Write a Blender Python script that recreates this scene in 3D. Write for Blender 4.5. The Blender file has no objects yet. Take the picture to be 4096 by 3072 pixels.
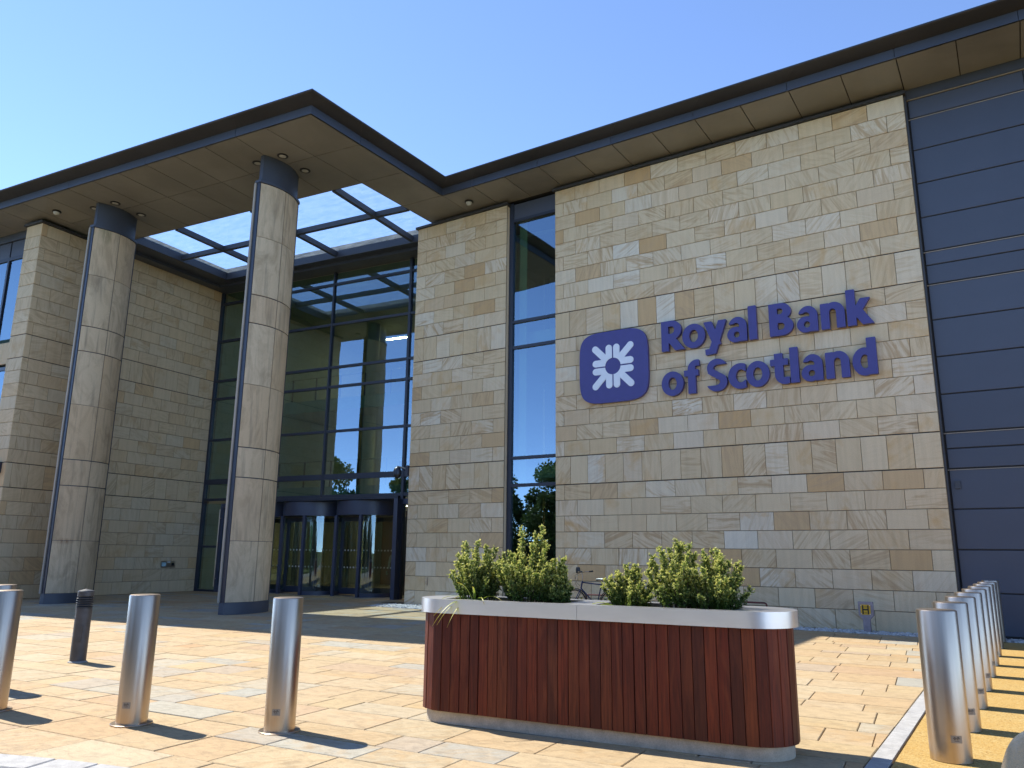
import bpy, bmesh, math, random
from mathutils import Vector, Matrix
R = math.radians
rng = random.Random(7)
sc = bpy.context.scene
COL = sc.collection

# ------------------------------------------------------------------ camera
def cam_axes(yaw, pitch, roll):
    f = Vector((math.sin(yaw)*math.cos(pitch), math.cos(yaw)*math.cos(pitch), math.sin(pitch)))
    r = Vector((math.cos(yaw), -math.sin(yaw), 0)); u = r.cross(f)
    return (math.cos(roll)*r + math.sin(roll)*u, -math.sin(roll)*r + math.cos(roll)*u, f)
CR, CU, CF = cam_axes(R(-33.15), R(12.44), R(0.6))
CAM = Vector((0, 0, 1.55))
cd = bpy.data.cameras.new('camera'); cam = bpy.data.objects.new('camera', cd); COL.objects.link(cam)
cam.matrix_world = Matrix(((CR.x, CU.x, -CF.x, CAM.x), (CR.y, CU.y, -CF.y, CAM.y), (CR.z, CU.z, -CF.z, CAM.z), (0, 0, 0, 1)))
cd.sensor_width = 36; cd.lens = 36*3080/4096; cd.clip_start = 0.05; cd.clip_end = 3000
sc.camera = cam
# ------------------------------------------------------------------ light
SUN_EL = R(52)
w = bpy.data.worlds.new('World'); sc.world = w; w.use_nodes = True
nt = w.node_tree; nt.nodes.clear()
out = nt.nodes.new('ShaderNodeOutputWorld'); bg = nt.nodes.new('ShaderNodeBackground'); sky = nt.nodes.new('ShaderNodeTexSky')
sky.sky_type = 'NISHITA'; sky.sun_disc = False; sky.sun_elevation = SUN_EL; sky.sun_rotation = R(-90)
sky.air_density = 0.38; sky.dust_density = 0.0; sky.ozone_density = 2.5
bg.inputs['Strength'].default_value = 0.15
nt.links.new(sky.outputs[0], bg.inputs['Color']); nt.links.new(bg.outputs[0], out.inputs['Surface'])
sd = bpy.data.lights.new('sun', 'SUN'); sd.energy = 2.5; sd.angle = R(0.5); sd.color = (1.0, 0.95, 0.86)
sun = bpy.data.objects.new('sun', sd); COL.objects.link(sun); sun.location = (-40, 0, 50)
sun.rotation_euler = Vector((math.cos(SUN_EL), -0.004, -math.sin(SUN_EL))).to_track_quat('-Z', 'Y').to_euler()
sc.view_settings.view_transform = 'Standard'; sc.view_settings.look = 'None'
sc.view_settings.exposure = 1.88; sc.view_settings.gamma = 1.0
sc.render.engine = 'CYCLES'
cy = sc.cycles; cy.use_denoising = True; cy.max_bounces = 8; cy.diffuse_bounces = 3; cy.glossy_bounces = 4
cy.transparent_max_bounces = 16; cy.transmission_bounces = 4; cy.caustics_reflective = False; cy.caustics_refractive = False
cy.sample_clamp_indirect = 6.0

# ------------------------------------------------------------------ materials
def lin(h):
    h = h.lstrip('#'); o = []
    for i in (0, 2, 4):
        c = int(h[i:i+2], 16)/255
        o.append(c/12.92 if c <= 0.04045 else ((c+0.055)/1.055)**2.4)
    return (*o, 1)
class NB:
    def __init__(s, name):
        s.m = bpy.data.materials.new(name); s.m.use_nodes = True; s.t = s.m.node_tree; s.t.nodes.clear()
        s.o = s.t.nodes.new('ShaderNodeOutputMaterial')
    def n(s, typ, props=None, **ins):
        nd = s.t.nodes.new('ShaderNode'+typ)
        for k, v in (props or {}).items(): setattr(nd, k, v)
        for k, v in ins.items():
            s.set(nd, k, v)
        return nd
    def set(s, nd, k, v):
        k = k.replace('_', ' ')
        sock = nd.inputs[int(k[1:])] if k[0] == 'i' and k[1:].isdigit() else nd.inputs[k]
        if isinstance(v, bpy.types.NodeSocket): s.t.links.new(v, sock)
        elif isinstance(v, bpy.types.Node): s.t.links.new(v.outputs[0], sock)
        else: sock.default_value = v
    def math(s, op, a, b=0.0, clamp=False):
        nd = s.n('Math', {'operation': op, 'use_clamp': clamp}, i0=a, i1=b); return nd.outputs[0]
    def ramp(s, fac, stops, interp='LINEAR'):
        nd = s.n('ValToRGB', None, Fac=fac); cr = nd.color_ramp; cr.interpolation = interp
        while len(cr.elements) < len(stops): cr.elements.new(0.5)
        for e, (p, c) in zip(cr.elements, stops):
            e.position = p; e.color = c if not isinstance(c, (int, float)) else (c, c, c, 1)
        return nd.outputs[0]
    def mix(s, fac, a, b, blend='MIX'):
        nd = s.n('Mix', {'data_type': 'RGBA', 'blend_type': blend})
        s.set(nd, 'i0', fac); s.set(nd, 'i6', a); s.set(nd, 'i7', b); return nd.outputs[2]
    def noise(s, vec, scale, detail=3, rough=0.55, dist=0.0):
        nd = s.n('TexNoise', None, Vector=vec, Scale=scale, Detail=detail, Roughness=rough, Distortion=dist); return nd.outputs[0]
    def coord(s): return s.n('TexCoord').outputs['Object']
    def rand(s):
        oi = s.n('ObjectInfo').outputs['Random']; g = s.n('NewGeometry').outputs['Random Per Island']
        return s.math('FRACT', s.math('ADD', oi, g))
    def sub(s, r, k): return s.math('FRACT', s.math('MULTIPLY', r, k))
    def bsdf(s, color, rough=0.6, metal=0.0, bump=None, bstr=0.2, bdist=0.01, **kw):
        b = s.n('BsdfPrincipled', None, Base_Color=color, Roughness=rough, Metallic=metal)
        for k, v in kw.items(): s.set(b, k, v)
        if bump is not None:
            bp = s.n('Bump', None, Strength=bstr, Distance=bdist, Height=bump); s.t.links.new(bp.outputs[0], b.inputs['Normal'])
        s.t.links.new(b.outputs[0], s.o.inputs['Surface']); return s.m
def scaled(s, vec, xyz, off=None):
    nd = s.n('Mapping', None, Vector=vec, Scale=xyz)
    return nd.outputs[0]

def plain(name, col, rough=0.5, metal=0.0, var=0.12, scale=6.0, spec=None, bump=0.0):
    b = NB(name); c = b.coord(); n = b.noise(c, scale, 4)
    lo = tuple(x*(1-var) for x in col[:3])+(1,); hi = tuple(min(1, x*(1+var)) for x in col[:3])+(1,)
    colr = b.ramp(n, [(0.3, lo), (0.7, hi)])
    rr = b.math('ADD', b.math('MULTIPLY', b.noise(c, scale*3, 3), 0.16), rough-0.08)
    kw = {}
    if spec is not None: kw['Specular_IOR_Level'] = spec
    return b.bsdf(colr, rr, metal, bump=(b.noise(c, 90, 3) if bump else None), bstr=bump, **kw)

def stone_mat(name, stops, veinc, warm, vstr=0.8, big=1.0, riven=0.0):
    b = NB(name); r = b.rand(); r2 = b.sub(r, 17.31); r3 = b.sub(r, 91.7); r4 = b.sub(r, 47.9)
    c = b.coord()
    off = b.n('CombineXYZ', None, X=b.math('MULTIPLY', r, 37.0), Y=b.math('MULTIPLY', r2, 53.0), Z=b.math('MULTIPLY', r3, 29.0))
    v = b.n('VectorMath', {'operation': 'ADD'}, i0=c, i1=off.outputs[0]).outputs[0]
    rot = b.n('VectorRotate', {'rotation_type': 'AXIS_ANGLE'}, Vector=v, Axis=(0.35, 1.0, 0.15), Angle=b.math('MULTIPLY', r2, 3.14)).outputs[0]
    st = scaled(b, rot, (0.55*big, 0.8*big, 5.0*big))
    vein = b.noise(st, 1.7, 5, 0.6, 1.4)
    base = b.ramp(r, stops)
    f1 = b.math('MULTIPLY', b.ramp(vein, [(0.46, 0.0), (0.62, 1.0)]), b.math('MULTIPLY', b.ramp(r3, [(0.15, 0.1), (0.9, 1.0)]), vstr))
    col = b.mix(f1, base, veinc)
    blot = b.noise(v, 1.6*big, 4, 0.6, 0.6)
    f2 = b.math('MULTIPLY', b.ramp(blot, [(0.5, 0.0), (0.72, 1.0)]), b.ramp(r4, [(0.38, 0.0), (1.0, 0.9)]))
    col = b.mix(f2, col, warm)
    fine = b.noise(c, 55, 3, 0.7)
    col = b.mix(0.30, col, b.ramp(fine, [(0.25, 0.55), (0.75, 1.3)]), 'MULTIPLY')
    streak = b.noise(scaled(b, v, (9, 9, 0.6)), 1.2, 3)
    col = b.mix(0.22, col, b.ramp(streak, [(0.35, 0.62), (0.6, 1.0)]), 'MULTIPLY')
    if riven:
        rv = b.noise(scaled(b, v, (1, 2.2, 1)), 5.5, 6, .62, 1.0)
        col = b.mix(.5, col, b.ramp(rv, [(.33, .6), (.52, 1.06)]), 'MULTIPLY')
        return b.bsdf(col, .82, bump=b.math('ADD', b.math('MULTIPLY', rv, 1.0), b.math('MULTIPLY', fine, .25)), bstr=riven, bdist=.02)
    return b.bsdf(col, 0.86, bump=fine, bstr=0.18, bdist=0.004)

def rgb(a, b_, c): return (a, b_, c, 1)
M = {}
M['stone'] = stone_mat('sandstone', [(0.0, rgb(.62, .475, .285)), (0.18, rgb(.68, .54, .335)), (0.36, rgb(.63, .485, .285)), (0.5, rgb(.71, .60, .42)), (0.64, rgb(.64, .48, .27)), (0.78, rgb(.69, .55, .36)), (0.88, rgb(.72, .645, .49)), (0.95, rgb(.60, .42, .22)), (1.0, rgb(.56, .365, .17))],
                       rgb(.50, .345, .185), rgb(.58, .36, .15), 1.0)
M['stone_entrance'] = stone_mat('sandstone_weathered', [(0.0, rgb(0.580, 0.439, 0.267)), (0.25, rgb(0.620, 0.487, 0.303)), (0.5, rgb(0.600, 0.449, 0.262)), (0.75, rgb(0.580, 0.477, 0.316)), (1.0, rgb(0.580, 0.392, 0.197))],
                       rgb(0.390, 0.282, 0.156), rgb(0.460, 0.296, 0.131), 0.6)
M['paver'] = stone_mat('paving_sandstone', [(0.0, rgb(0.388, 0.278, 0.147)), (0.18, rgb(0.416, 0.313, 0.179)), (0.36, rgb(0.397, 0.264, 0.131)), (0.52, rgb(0.425, 0.334, 0.206)), (0.66, rgb(0.407, 0.295, 0.147)), (0.8, rgb(0.370, 0.326, 0.238)), (0.9, rgb(0.314, 0.304, 0.253)), (1.0, rgb(0.416, 0.255, 0.119))],
                       rgb(0.333, 0.220, 0.103), rgb(0.388, 0.246, 0.103), 0.6, 1.5, riven=.55)
def column_mat():
    b = NB('column_stone'); c = b.coord(); r = b.rand(); r2 = b.sub(r, 13.7)
    off = b.n('CombineXYZ', None, X=b.math('MULTIPLY', r, 31.0), Y=b.math('MULTIPLY', r2, 17.0), Z=b.math('MULTIPLY', r, 11.0))
    v = b.n('VectorMath', {'operation': 'ADD'}, i0=c, i1=off.outputs[0]).outputs[0]
    base = b.ramp(r, [(0, rgb(0.580, 0.439, 0.275)), (.5, rgb(0.610, 0.487, 0.320)), (1, rgb(0.570, 0.420, 0.250))])
    sw = b.noise(scaled(b, v, (1.2, 1.2, .5)), 1.6, 5, .6, 2.0)
    col = b.mix(b.math('MULTIPLY', b.ramp(sw, [(.45, 0.), (.7, 1.)]), .55), base, rgb(0.300, 0.215, 0.123))
    st = b.noise(scaled(b, v, (7, 7, .35)), 1.3, 4, .6)
    col = b.mix(b.math('MULTIPLY', b.ramp(st, [(.52, 0.), (.72, 1.)]), .5), col, rgb(0.200, 0.167, 0.119))
    for p_, sc_, cc_, st_ in (((2.80, -7.58, 11.55), (4.5, 4.5, 1.9), rgb(.10, .11, .03), .9), ((2.78, -7.62, 1.78), (3.2, 3.2, 9.0), rgb(.24, .12, .055), .8), ((2.80, -7.6, 9.75), (3.6, 3.6, 1.2), rgb(.16, .14, .11), .6), ((9.9, -7.4, 2.6), (3.0, 3.0, 1.6), rgb(.26, .20, .14), .5)):
        dv = b.n('VectorMath', {'operation': 'SUBTRACT'}, i0=c, i1=p_).outputs[0]; dv = b.n('VectorMath', {'operation': 'MULTIPLY'}, i0=dv, i1=sc_).outputs[0]
        ln_ = b.n('VectorMath', {'operation': 'LENGTH'}, i0=dv).outputs['Value']
        msk = b.math('MULTIPLY', b.ramp(ln_, [(.15, 1.), (1.0, 0.)]), b.ramp(b.noise(scaled(b, c, (16, 16, 1.6)), 1.0, 4, .7), [(.35, .1), (.6, 1.)]))
        col = b.mix(b.math('MULTIPLY', msk, st_), col, cc_)
    fine = b.noise(c, 50, 3, .7)
    col = b.mix(.25, col, b.ramp(fine, [(.25, .55), (.75, 1.3)]), 'MULTIPLY')
    return b.bsdf(col, .85, bump=fine, bstr=.15, bdist=.004)
M['column'] = column_mat()
M['mortar'] = plain('mortar', rgb(.17, .135, .09), 0.95)
M['pave_joint'] = plain('paving_joint_sand', rgb(.075, .058, .038), 0.95, scale=3)
M['dark_joint'] = plain('dark_recess', rgb(.035, .032, .03), 0.9)
def metal_paint(name, col, rough, var=0.10, coat=0.0, spec=0.5):
    b = NB(name); c = b.coord(); r = b.rand()
    n = b.noise(scaled(b, c, (.5, .5, .5)), 1.1, 4, .6, .4)
    col2 = b.mix(b.ramp(n, [(.35, 0.), (.7, 1.)]), tuple(x*(1-var) for x in col[:3])+(1,), tuple(x*(1+var) for x in col[:3])+(1,))
    k = b.math('ADD', b.math('MULTIPLY', r, .16), .92)
    kc = b.n('CombineColor', None, i0=k, i1=k, i2=k).outputs[0]
    col2 = b.mix(1.0, col2, kc, 'MULTIPLY')
    dust = b.noise(c, 14, 4, .6)
    rr = b.math('ADD', b.math('MULTIPLY', dust, .22), rough-.1)
    return b.bsdf(col2, rr, 0.0, bump=b.noise(c, 2.2, 2), bstr=.05, bdist=.03, Specular_IOR_Level=spec)
M['soffit'] = metal_paint('soffit_panel_metal', rgb(.20, .192, .172), .40, .14)
M['fascia'] = metal_paint('fascia_metal', rgb(.050, .058, .078), .42)
M['eave'] = metal_paint('eave_metal', rgb(.034, .033, .036), .5, .2)
M['blue_clad'] = metal_paint('blue_cladding', rgb(.058, .066, .088), .45, .06)
M['frame'] = metal_paint('frame_metal', rgb(.022, .027, .042), .38)
M['door_frame'] = metal_paint('door_frame_metal', rgb(.050, .058, .090), .34)
M['cap'] = metal_paint('coping_metal', rgb(.04, .04, .042), .5)
M['trim'] = metal_paint('trim_strip', rgb(.30, .26, .20), .6)
def glass_mat(name, tint, ior=2.9, dirt=0.0, gl=(.66, .86, 1, 1)):
    b = NB(name)
    tr = b.n('BsdfTransparent', None, Color=tint); gs = b.n('BsdfGlossy', None, Color=gl, Roughness=0.0)
    fr = b.n('Fresnel', None, IOR=ior); bf = b.n('NewGeometry').outputs['Backfacing']
    fac = b.math('MULTIPLY', fr, b.math('SUBTRACT', 1.0, bf))
    c = b.coord(); bp = b.n('Bump', None, Strength=.10, Distance=.02, Height=b.noise(c, .8, 1))
    b.t.links.new(bp.outputs[0], gs.inputs['Normal'])
    mx = b.n('MixShader', None, i0=fac, i1=tr, i2=gs); res = mx
    if dirt:
        tl = b.n('BsdfTranslucent', None, Color=(.85, .9, .92, 1)); d = b.noise(scaled(b, c, (1.5, 5, 1)), 1.6, 5, .65)
        res = b.n('MixShader', None, i0=b.math('MULTIPLY', b.ramp(d, [(.35, .35), (.75, 1.)]), dirt), i1=mx, i2=tl)
    b.t.links.new(res.outputs[0], b.o.inputs['Surface']); return b.m
M['glass'] = glass_mat('tinted_glass', (.60, .76, .66, 1), 3.2)
M['door_glass'] = glass_mat('door_glass', (.78, .84, .78, 1), 2.1)
M['sky_glass'] = glass_mat('rooflight_glass', (.80, .88, .92, 1), 1.5, dirt=.09)
def steel_mat(name, col, rough, aniso=0.0, streak=(14, 14, .4)):
    b = NB(name); c = b.coord(); n = b.noise(scaled(b, c, streak), 2.0, 4, .6); n2 = b.noise(c, 6, 4, .6)
    colr = b.mix(b.ramp(n, [(.3, 0.), (.7, 1.)]), tuple(x*.86 for x in col[:3])+(1,), col)
    rr = b.math('ADD', b.math('MULTIPLY', n2, .05), rough-.025)
    return b.bsdf(colr, rr, 1.0)
M['steel'] = steel_mat('brushed_steel', rgb(.50, .405, .31), .33, .0)
M['steel_rim'] = steel_mat('brushed_aluminium', rgb(.82, .82, .82), .33, .0, (.6, .6, 2.0))
def wood_mat():
    b = NB('hardwood'); r = b.rand(); c = b.coord(); r2 = b.sub(r, 29.3)
    off = b.n('CombineXYZ', None, X=b.math('MULTIPLY', r, 20.0), Y=r2, Z=b.math('MULTIPLY', r2, 40.0))
    v = b.n('VectorMath', {'operation': 'ADD'}, i0=c, i1=off.outputs[0]).outputs[0]
    base = b.ramp(r, [(0, rgb(0.0713, 0.0131, 0.0058)), (.2, rgb(0.1437, 0.0246, 0.0094)), (.4, rgb(0.0978, 0.0164, 0.0068)), (.6, rgb(0.1725, 0.0295, 0.0101)), (.75, rgb(0.0713, 0.0164, 0.0086)), (.9, rgb(0.1840, 0.0426, 0.0137)), (1, rgb(0.1207, 0.0164, 0.0068))])
    g = b.noise(scaled(b, v, (22, 22, .9)), 2.4, 5, .65, .8)
    col = b.mix(b.ramp(g, [(.38, 0.), (.68, .75)]), base, rgb(0.0322, 0.0082, 0.0043))
    g2 = b.noise(scaled(b, v, (4, 4, .7)), 1.4, 4, .6, 1.2)
    col = b.mix(b.math('MULTIPLY', b.ramp(g2, [(.5, 0.), (.75, 1.)]), .5), col, rgb(0.2300, 0.0615, 0.0216))
    return b.bsdf(col, b.math('ADD', b.math('MULTIPLY', g, .25), .42), bump=g, bstr=.25, bdist=.003, Specular_IOR_Level=.28)
M['wood'] = wood_mat()
def concrete(name, col):
    b = NB(name); c = b.coord(); n = b.noise(c, 9, 5, .65); f = b.noise(c, 120, 2)
    colr = b.mix(b.ramp(n, [(.35, 0.), (.7, 1.)]), tuple(x*.72 for x in col[:3])+(1,), col)
    colr = b.mix(.3, colr, b.ramp(f, [(.3, .5), (.7, 1.3)]), 'MULTIPLY')
    return b.bsdf(colr, .85, bump=f, bstr=.3, bdist=.004)
M['concrete'] = concrete('grey_concrete', rgb(.36, .35, .32)); M['pink_concrete'] = concrete('marker_concrete', rgb(.36, .30, .30))
M['plinth'] = concrete('stained_plinth', rgb(.60, .51, .38))
M['granite'] = concrete('pale_granite', rgb(.41, .40, .38))
def resin():
    b = NB('resin_bound_gravel'); c = b.coord()
    vo = b.n('TexVoronoi', None, Vector=c, Scale=70.0); v2 = b.noise(c, 2.0, 4, .6)
    col = b.ramp(vo.outputs['Color'], [(0, rgb(0.176, 0.099, 0.026)), (.35, rgb(0.368, 0.228, 0.059)), (.7, rgb(0.416, 0.281, 0.092)), (1, rgb(0.440, 0.342, 0.158))])
    col = b.mix(b.math('MULTIPLY', b.ramp(v2, [(.35, 0.), (.7, 1.)]), .45), col, rgb(0.384, 0.220, 0.046), 'MIX')
    return b.bsdf(col, .8, bump=vo.outputs['Distance'], bstr=.5, bdist=.006)
M['resin'] = resin()
def bounce_road():
    b = NB('bounce_road'); c = b.coord(); f = b.noise(c, 70, 3, .7); n = b.noise(c, .7, 4)
    col = b.mix(n, rgb(.25, .23, .195), rgb(.31, .285, .24)); col = b.mix(.5, col, b.ramp(f, [(.3, .5), (.7, 1.5)]), 'MULTIPLY')  # road tone kept pale buff so it bounces light onto the shaded walls
    return b.bsdf(col, .9, bump=f, bstr=.4, bdist=.006)
M['bounce_road'] = bounce_road()
def grass():
    b = NB('lawn_grass'); c = b.coord(); f = b.noise(c, 18, 4, .7); n = b.noise(c, .35, 4)
    col = b.mix(n, rgb(.05, .09, .022), rgb(.10, .125, .04)); col = b.mix(.6, col, b.ramp(f, [(.3, .4), (.7, 1.5)]), 'MULTIPLY')
    return b.bsdf(col, .9, bump=f, bstr=.8, bdist=.04)
M['grass'] = grass()
M['purple'] = plain('purple_sign_paint', rgb(.050, .040, .185), .38, var=.05)
M['white'] = plain('white_acrylic', rgb(.74, .77, .80), .35, var=.03)
M['black'] = plain('black_plastic', rgb(.012, .012, .013), .4)
M['rubber'] = plain('tyre_rubber', rgb(.018, .018, .018), .8)
M['lamp_grey'] = plain('dark_grey_paint', rgb(.05, .052, .056), .45, var=.25, scale=9)
M['yellow'] = plain('hydrant_yellow', rgb(.62, .36, .015), .45, var=.08)
M['rust'] = plain('red_oxide_paint', rgb(.11, .02, .014), .5)
M['navy'] = plain('navy_frame_paint', rgb(.012, .016, .05), .25)
M['soil'] = plain('dark_soil', rgb(.03, .022, .015), .95, var=.4, scale=40, bump=.6)
def pebble():
    b = NB('pebbles'); r = b.n('NewGeometry').outputs['Random Per Island']
    col = b.ramp(r, [(0, rgb(.40, .39, .37)), (.4, rgb(.55, .54, .51)), (.7, rgb(.32, .33, .33)), (.9, rgb(.47, .42, .37)), (1, rgb(.6, .6, .58))])
    return b.bsdf(col, .7)
M['pebble'] = pebble()
def leaf_mat(name, dark, mid, tipc, trans=.35):
    b = NB(name); a = b.n('Attribute', {'attribute_name': 'tip'}).outputs['Fac']; r = b.n('NewGeometry').outputs['Random Per Island']
    col = b.mix(r, dark, mid); col = b.mix(a, col, tipc)
    d = b.n('BsdfPrincipled', None, Base_Color=col, Roughness=.45); t = b.n('BsdfTranslucent', None, Color=col)
    mx = b.n('MixShader', None, i0=trans, i1=d, i2=t); b.t.links.new(mx.outputs[0], b.o.inputs['Surface']); return b.m
M['shrub'] = leaf_mat('shrub_leaves', trans=.48, dark=rgb(.07, .13, .022), mid=rgb(.20, .28, .05), tipc=rgb(.80, .76, .22))
M['blade'] = leaf_mat('lily_blades', rgb(.20, .30, .03), rgb(.28, .36, .04), rgb(.60, .45, .08))
M['weed'] = leaf_mat('weed_leaves', rgb(.03, .08, .02), rgb(.07, .14, .04), rgb(.40, .22, .03))
M['tree'] = leaf_mat('tree_leaves', rgb(.03, .06, .012), rgb(.075, .12, .025), rgb(.12, .16, .04))
M['bark'] = plain('bark', rgb(.07, .05, .035), .9, var=.4, scale=12)
M['stem'] = plain('stem', rgb(.10, .07, .04), .8)
M['skin'] = plain('skin', rgb(.34, .19, .13), .55); M['shirt'] = plain('shirt_cotton', rgb(.62, .66, .68), .8); M['trouser'] = plain('dark_trousers', rgb(.012, .012, .014), .8)
M['hair'] = plain('dark_hair', rgb(.015, .011, .008), .6); M['cloth_blue'] = plain('pale_blue_card', rgb(.35, .55, .60), .6)
M['plaster'] = plain('interior_plaster', rgb(.42, .40, .33), .8, var=.05); M['int_floor'] = plain('interior_stone_floor', rgb(.25, .22, .18), .3, var=.1)
M['int_dark'] = plain('interior_dark_panel', rgb(.10, .10, .09), .6); M['timber'] = plain('interior_timber', rgb(.14, .055, .02), .45, var=.3)
M['van'] = plain('van_paint', rgb(.010, .014, .035), .2); M['car'] = metal_paint('car_paint', rgb(.045, .05, .05), .22); M['plate'] = plain('number_plate_yellow', rgb(.65, .42, .02), .4)
def emit(name, col, st):
    b = NB(name); e = b.n('Emission', None, Color=col, Strength=st); b.t.links.new(e.outputs[0], b.o.inputs['Surface']); return b.m
M['lamp_warm'] = emit('lit_lamp', (1.0, .80, .50, 1), 28.0)
M['lamp_lens'] = plain('lamp_lens', rgb(.42, .42, .38), .2)

# ------------------------------------------------------------------ mesh helpers
class MB:
    def __init__(s): s.v = []; s.f = []
    def add(s, vs, fs):
        k = len(s.v); s.v += [tuple(p) for p in vs]; s.f += [tuple(i+k for i in f) for f in fs]; return s
    def box(s, x0, y0, z0, x1, y1, z1):
        return s.add([(x0, y0, z0), (x1, y0, z0), (x1, y1, z0), (x0, y1, z0), (x0, y0, z1), (x1, y0, z1), (x1, y1, z1), (x0, y1, z1)],
                     [(3, 2, 1, 0), (4, 5, 6, 7), (0, 1, 5, 4), (1, 2, 6, 5), (2, 3, 7, 6), (3, 0, 4, 7)])
    def prism(s, poly, z0, z1):
        n = len(poly); vs = [(x, y, z0) for x, y in poly]+[(x, y, z1) for x, y in poly]
        fs = [tuple(reversed(range(n))), tuple(range(n, 2*n))]+[(i, (i+1) % n, n+(i+1) % n, n+i) for i in range(n)]
        return s.add(vs, fs)
    def prism_bev(s, poly, z0, z1, c):
        cx = sum(p[0] for p in poly)/len(poly); cy_ = sum(p[1] for p in poly)/len(poly); n = len(poly)
        top = []
        for x, y in poly:
            d = math.hypot(x-cx, y-cy_) or 1; top.append((x-(x-cx)/d*c*1.4, y-(y-cy_)/d*c*1.4))
        vs = [(x, y, z0) for x, y in poly]+[(x, y, z1-c) for x, y in poly]+[(x, y, z1) for x, y in top]
        fs = [tuple(range(2*n, 3*n))]
        for i in range(n):
            j = (i+1) % n; fs += [(i, j, n+j, n+i), (n+i, n+j, 2*n+j, 2*n+i)]
        return s.add(vs, fs)
    def lathe(s, prof, n=32, c=(0, 0, 0), cap=True):
        vs = []; fs = []
        for r_, z in prof:
            for i in range(n):
                a = 2*math.pi*i/n; vs.append((c[0]+r_*math.cos(a), c[1]+r_*math.sin(a), c[2]+z))
        m = len(prof)
        for k in range(m-1):
            for i in range(n): fs.append((k*n+i, k*n+(i+1) % n, (k+1)*n+(i+1) % n, (k+1)*n+i))
        if cap: fs += [tuple(reversed(range(n))), tuple(range((m-1)*n, m*n))]
        return s.add(vs, fs)
    def tube(s, pts, r_, n=8, closed=False):
        pts = [Vector(p) for p in pts]; rs = r_ if isinstance(r_, (list, tuple)) else [r_]*len(pts)
        vs = []; fs = []; m = len(pts); prev = None
        for i, p in enumerate(pts):
            a = pts[(i-1) % m] if (i > 0 or closed) else p; b_ = pts[(i+1) % m] if (i < m-1 or closed) else p
            d = (b_-a).normalized()
            ref = prev if prev is not None else (Vector((0, 0, 1)) if abs(d.z) < .9 else Vector((1, 0, 0)))
            u = (ref-d*ref.dot(d))
            u = u.normalized() if u.length > 1e-6 else d.orthogonal().normalized()
            prev = u; v_ = d.cross(u)
            for k in range(n):
                an = 2*math.pi*k/n; vs.append(p+(u*math.cos(an)+v_*math.sin(an))*rs[i])
        for i in range(m if closed else m-1):
            j = (i+1) % m
            for k in range(n): fs.append((i*n+k, i*n+(k+1) % n, j*n+(k+1) % n, j*n+k))
        if not closed: fs += [tuple(reversed(range(n))), tuple(range((m-1)*n, m*n))]
        return s.add(vs, fs)
    def mesh(s, name):
        me = bpy.data.meshes.new(name); me.from_pydata(s.v, [], s.f); me.update(); return me
def smooth(me, ang=40):
    me.polygons.foreach_set('use_smooth', [True]*len(me.polygons))
    try: me.set_sharp_from_angle(angle=R(ang))
    except Exception: pass
    return me
def obj(name, me, mat, parent=None, loc=None, rotz=None, label=None, kind=None, sm=False):
    if isinstance(me, MB): me = me.mesh(name)
    if mat is not None and not me.materials: me.materials.append(M[mat])
    if sm: smooth(me, sm if sm is not True else 40)
    o = bpy.data.objects.new(name, me); COL.objects.link(o)
    if parent: o.parent = parent
    if loc is not None: o.location = loc
    if rotz is not None: o.rotation_euler = (0, 0, rotz)
    if label: o['label'] = label
    if kind: o['kind'] = kind
    return o
def tag(o, label, cat, group=None, kind=None):
    o['label'] = label; o['category'] = cat
    if group: o['group'] = group
    if kind: o['kind'] = kind
    return o
def thing(name, label, cat, loc=(0, 0, 0), rotz=0, group=None):
    o = bpy.data.objects.new(name, None); COL.objects.link(o); o.location = loc; o.rotation_euler = (0, 0, rotz)
    o.empty_display_size = .2
    return tag(o, label, cat, group)
def dup(root, loc, rotz=None, label=None):
    r_ = root.copy(); COL.objects.link(r_); r_.location = loc
    if rotz is not None: r_.rotation_euler = (0, 0, rotz)
    if label: r_['label'] = label
    for ch in list(root.children):
        c = ch.copy(); COL.objects.link(c); c.parent = r_
        for g in ch.children:
            d = g.copy(); COL.objects.link(d); d.parent = c
    return r_
def clip(poly, planes):      # keep a*x+b*y<=c
    for a, b_, c in planes:
        res = []; n = len(poly)
        for i in range(n):
            p, q = poly[i], poly[(i+1) % n]; dp = a*p[0]+b_*p[1]-c; dq = a*q[0]+b_*q[1]-c
            if dp <= 0: res.append(p)
            if (dp < 0 < dq) or (dq < 0 < dp):
                t = dp/(dp-dq); res.append((p[0]+(q[0]-p[0])*t, p[1]+(q[1]-p[1])*t))
        poly = res
        if len(poly) < 3: return []
    out_ = []
    for p in poly:
        if not out_ or math.hypot(p[0]-out_[-1][0], p[1]-out_[-1][1]) > 1e-4: out_.append(p)
    if len(out_) > 2 and math.hypot(out_[0][0]-out_[-1][0], out_[0][1]-out_[-1][1]) < 1e-4: out_.pop()
    return out_ if len(out_) > 2 else []
def area(p): return abs(sum(p[i][0]*p[(i+1) % len(p)][1]-p[(i+1) % len(p)][0]*p[i][1] for i in range(len(p))))/2
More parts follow.
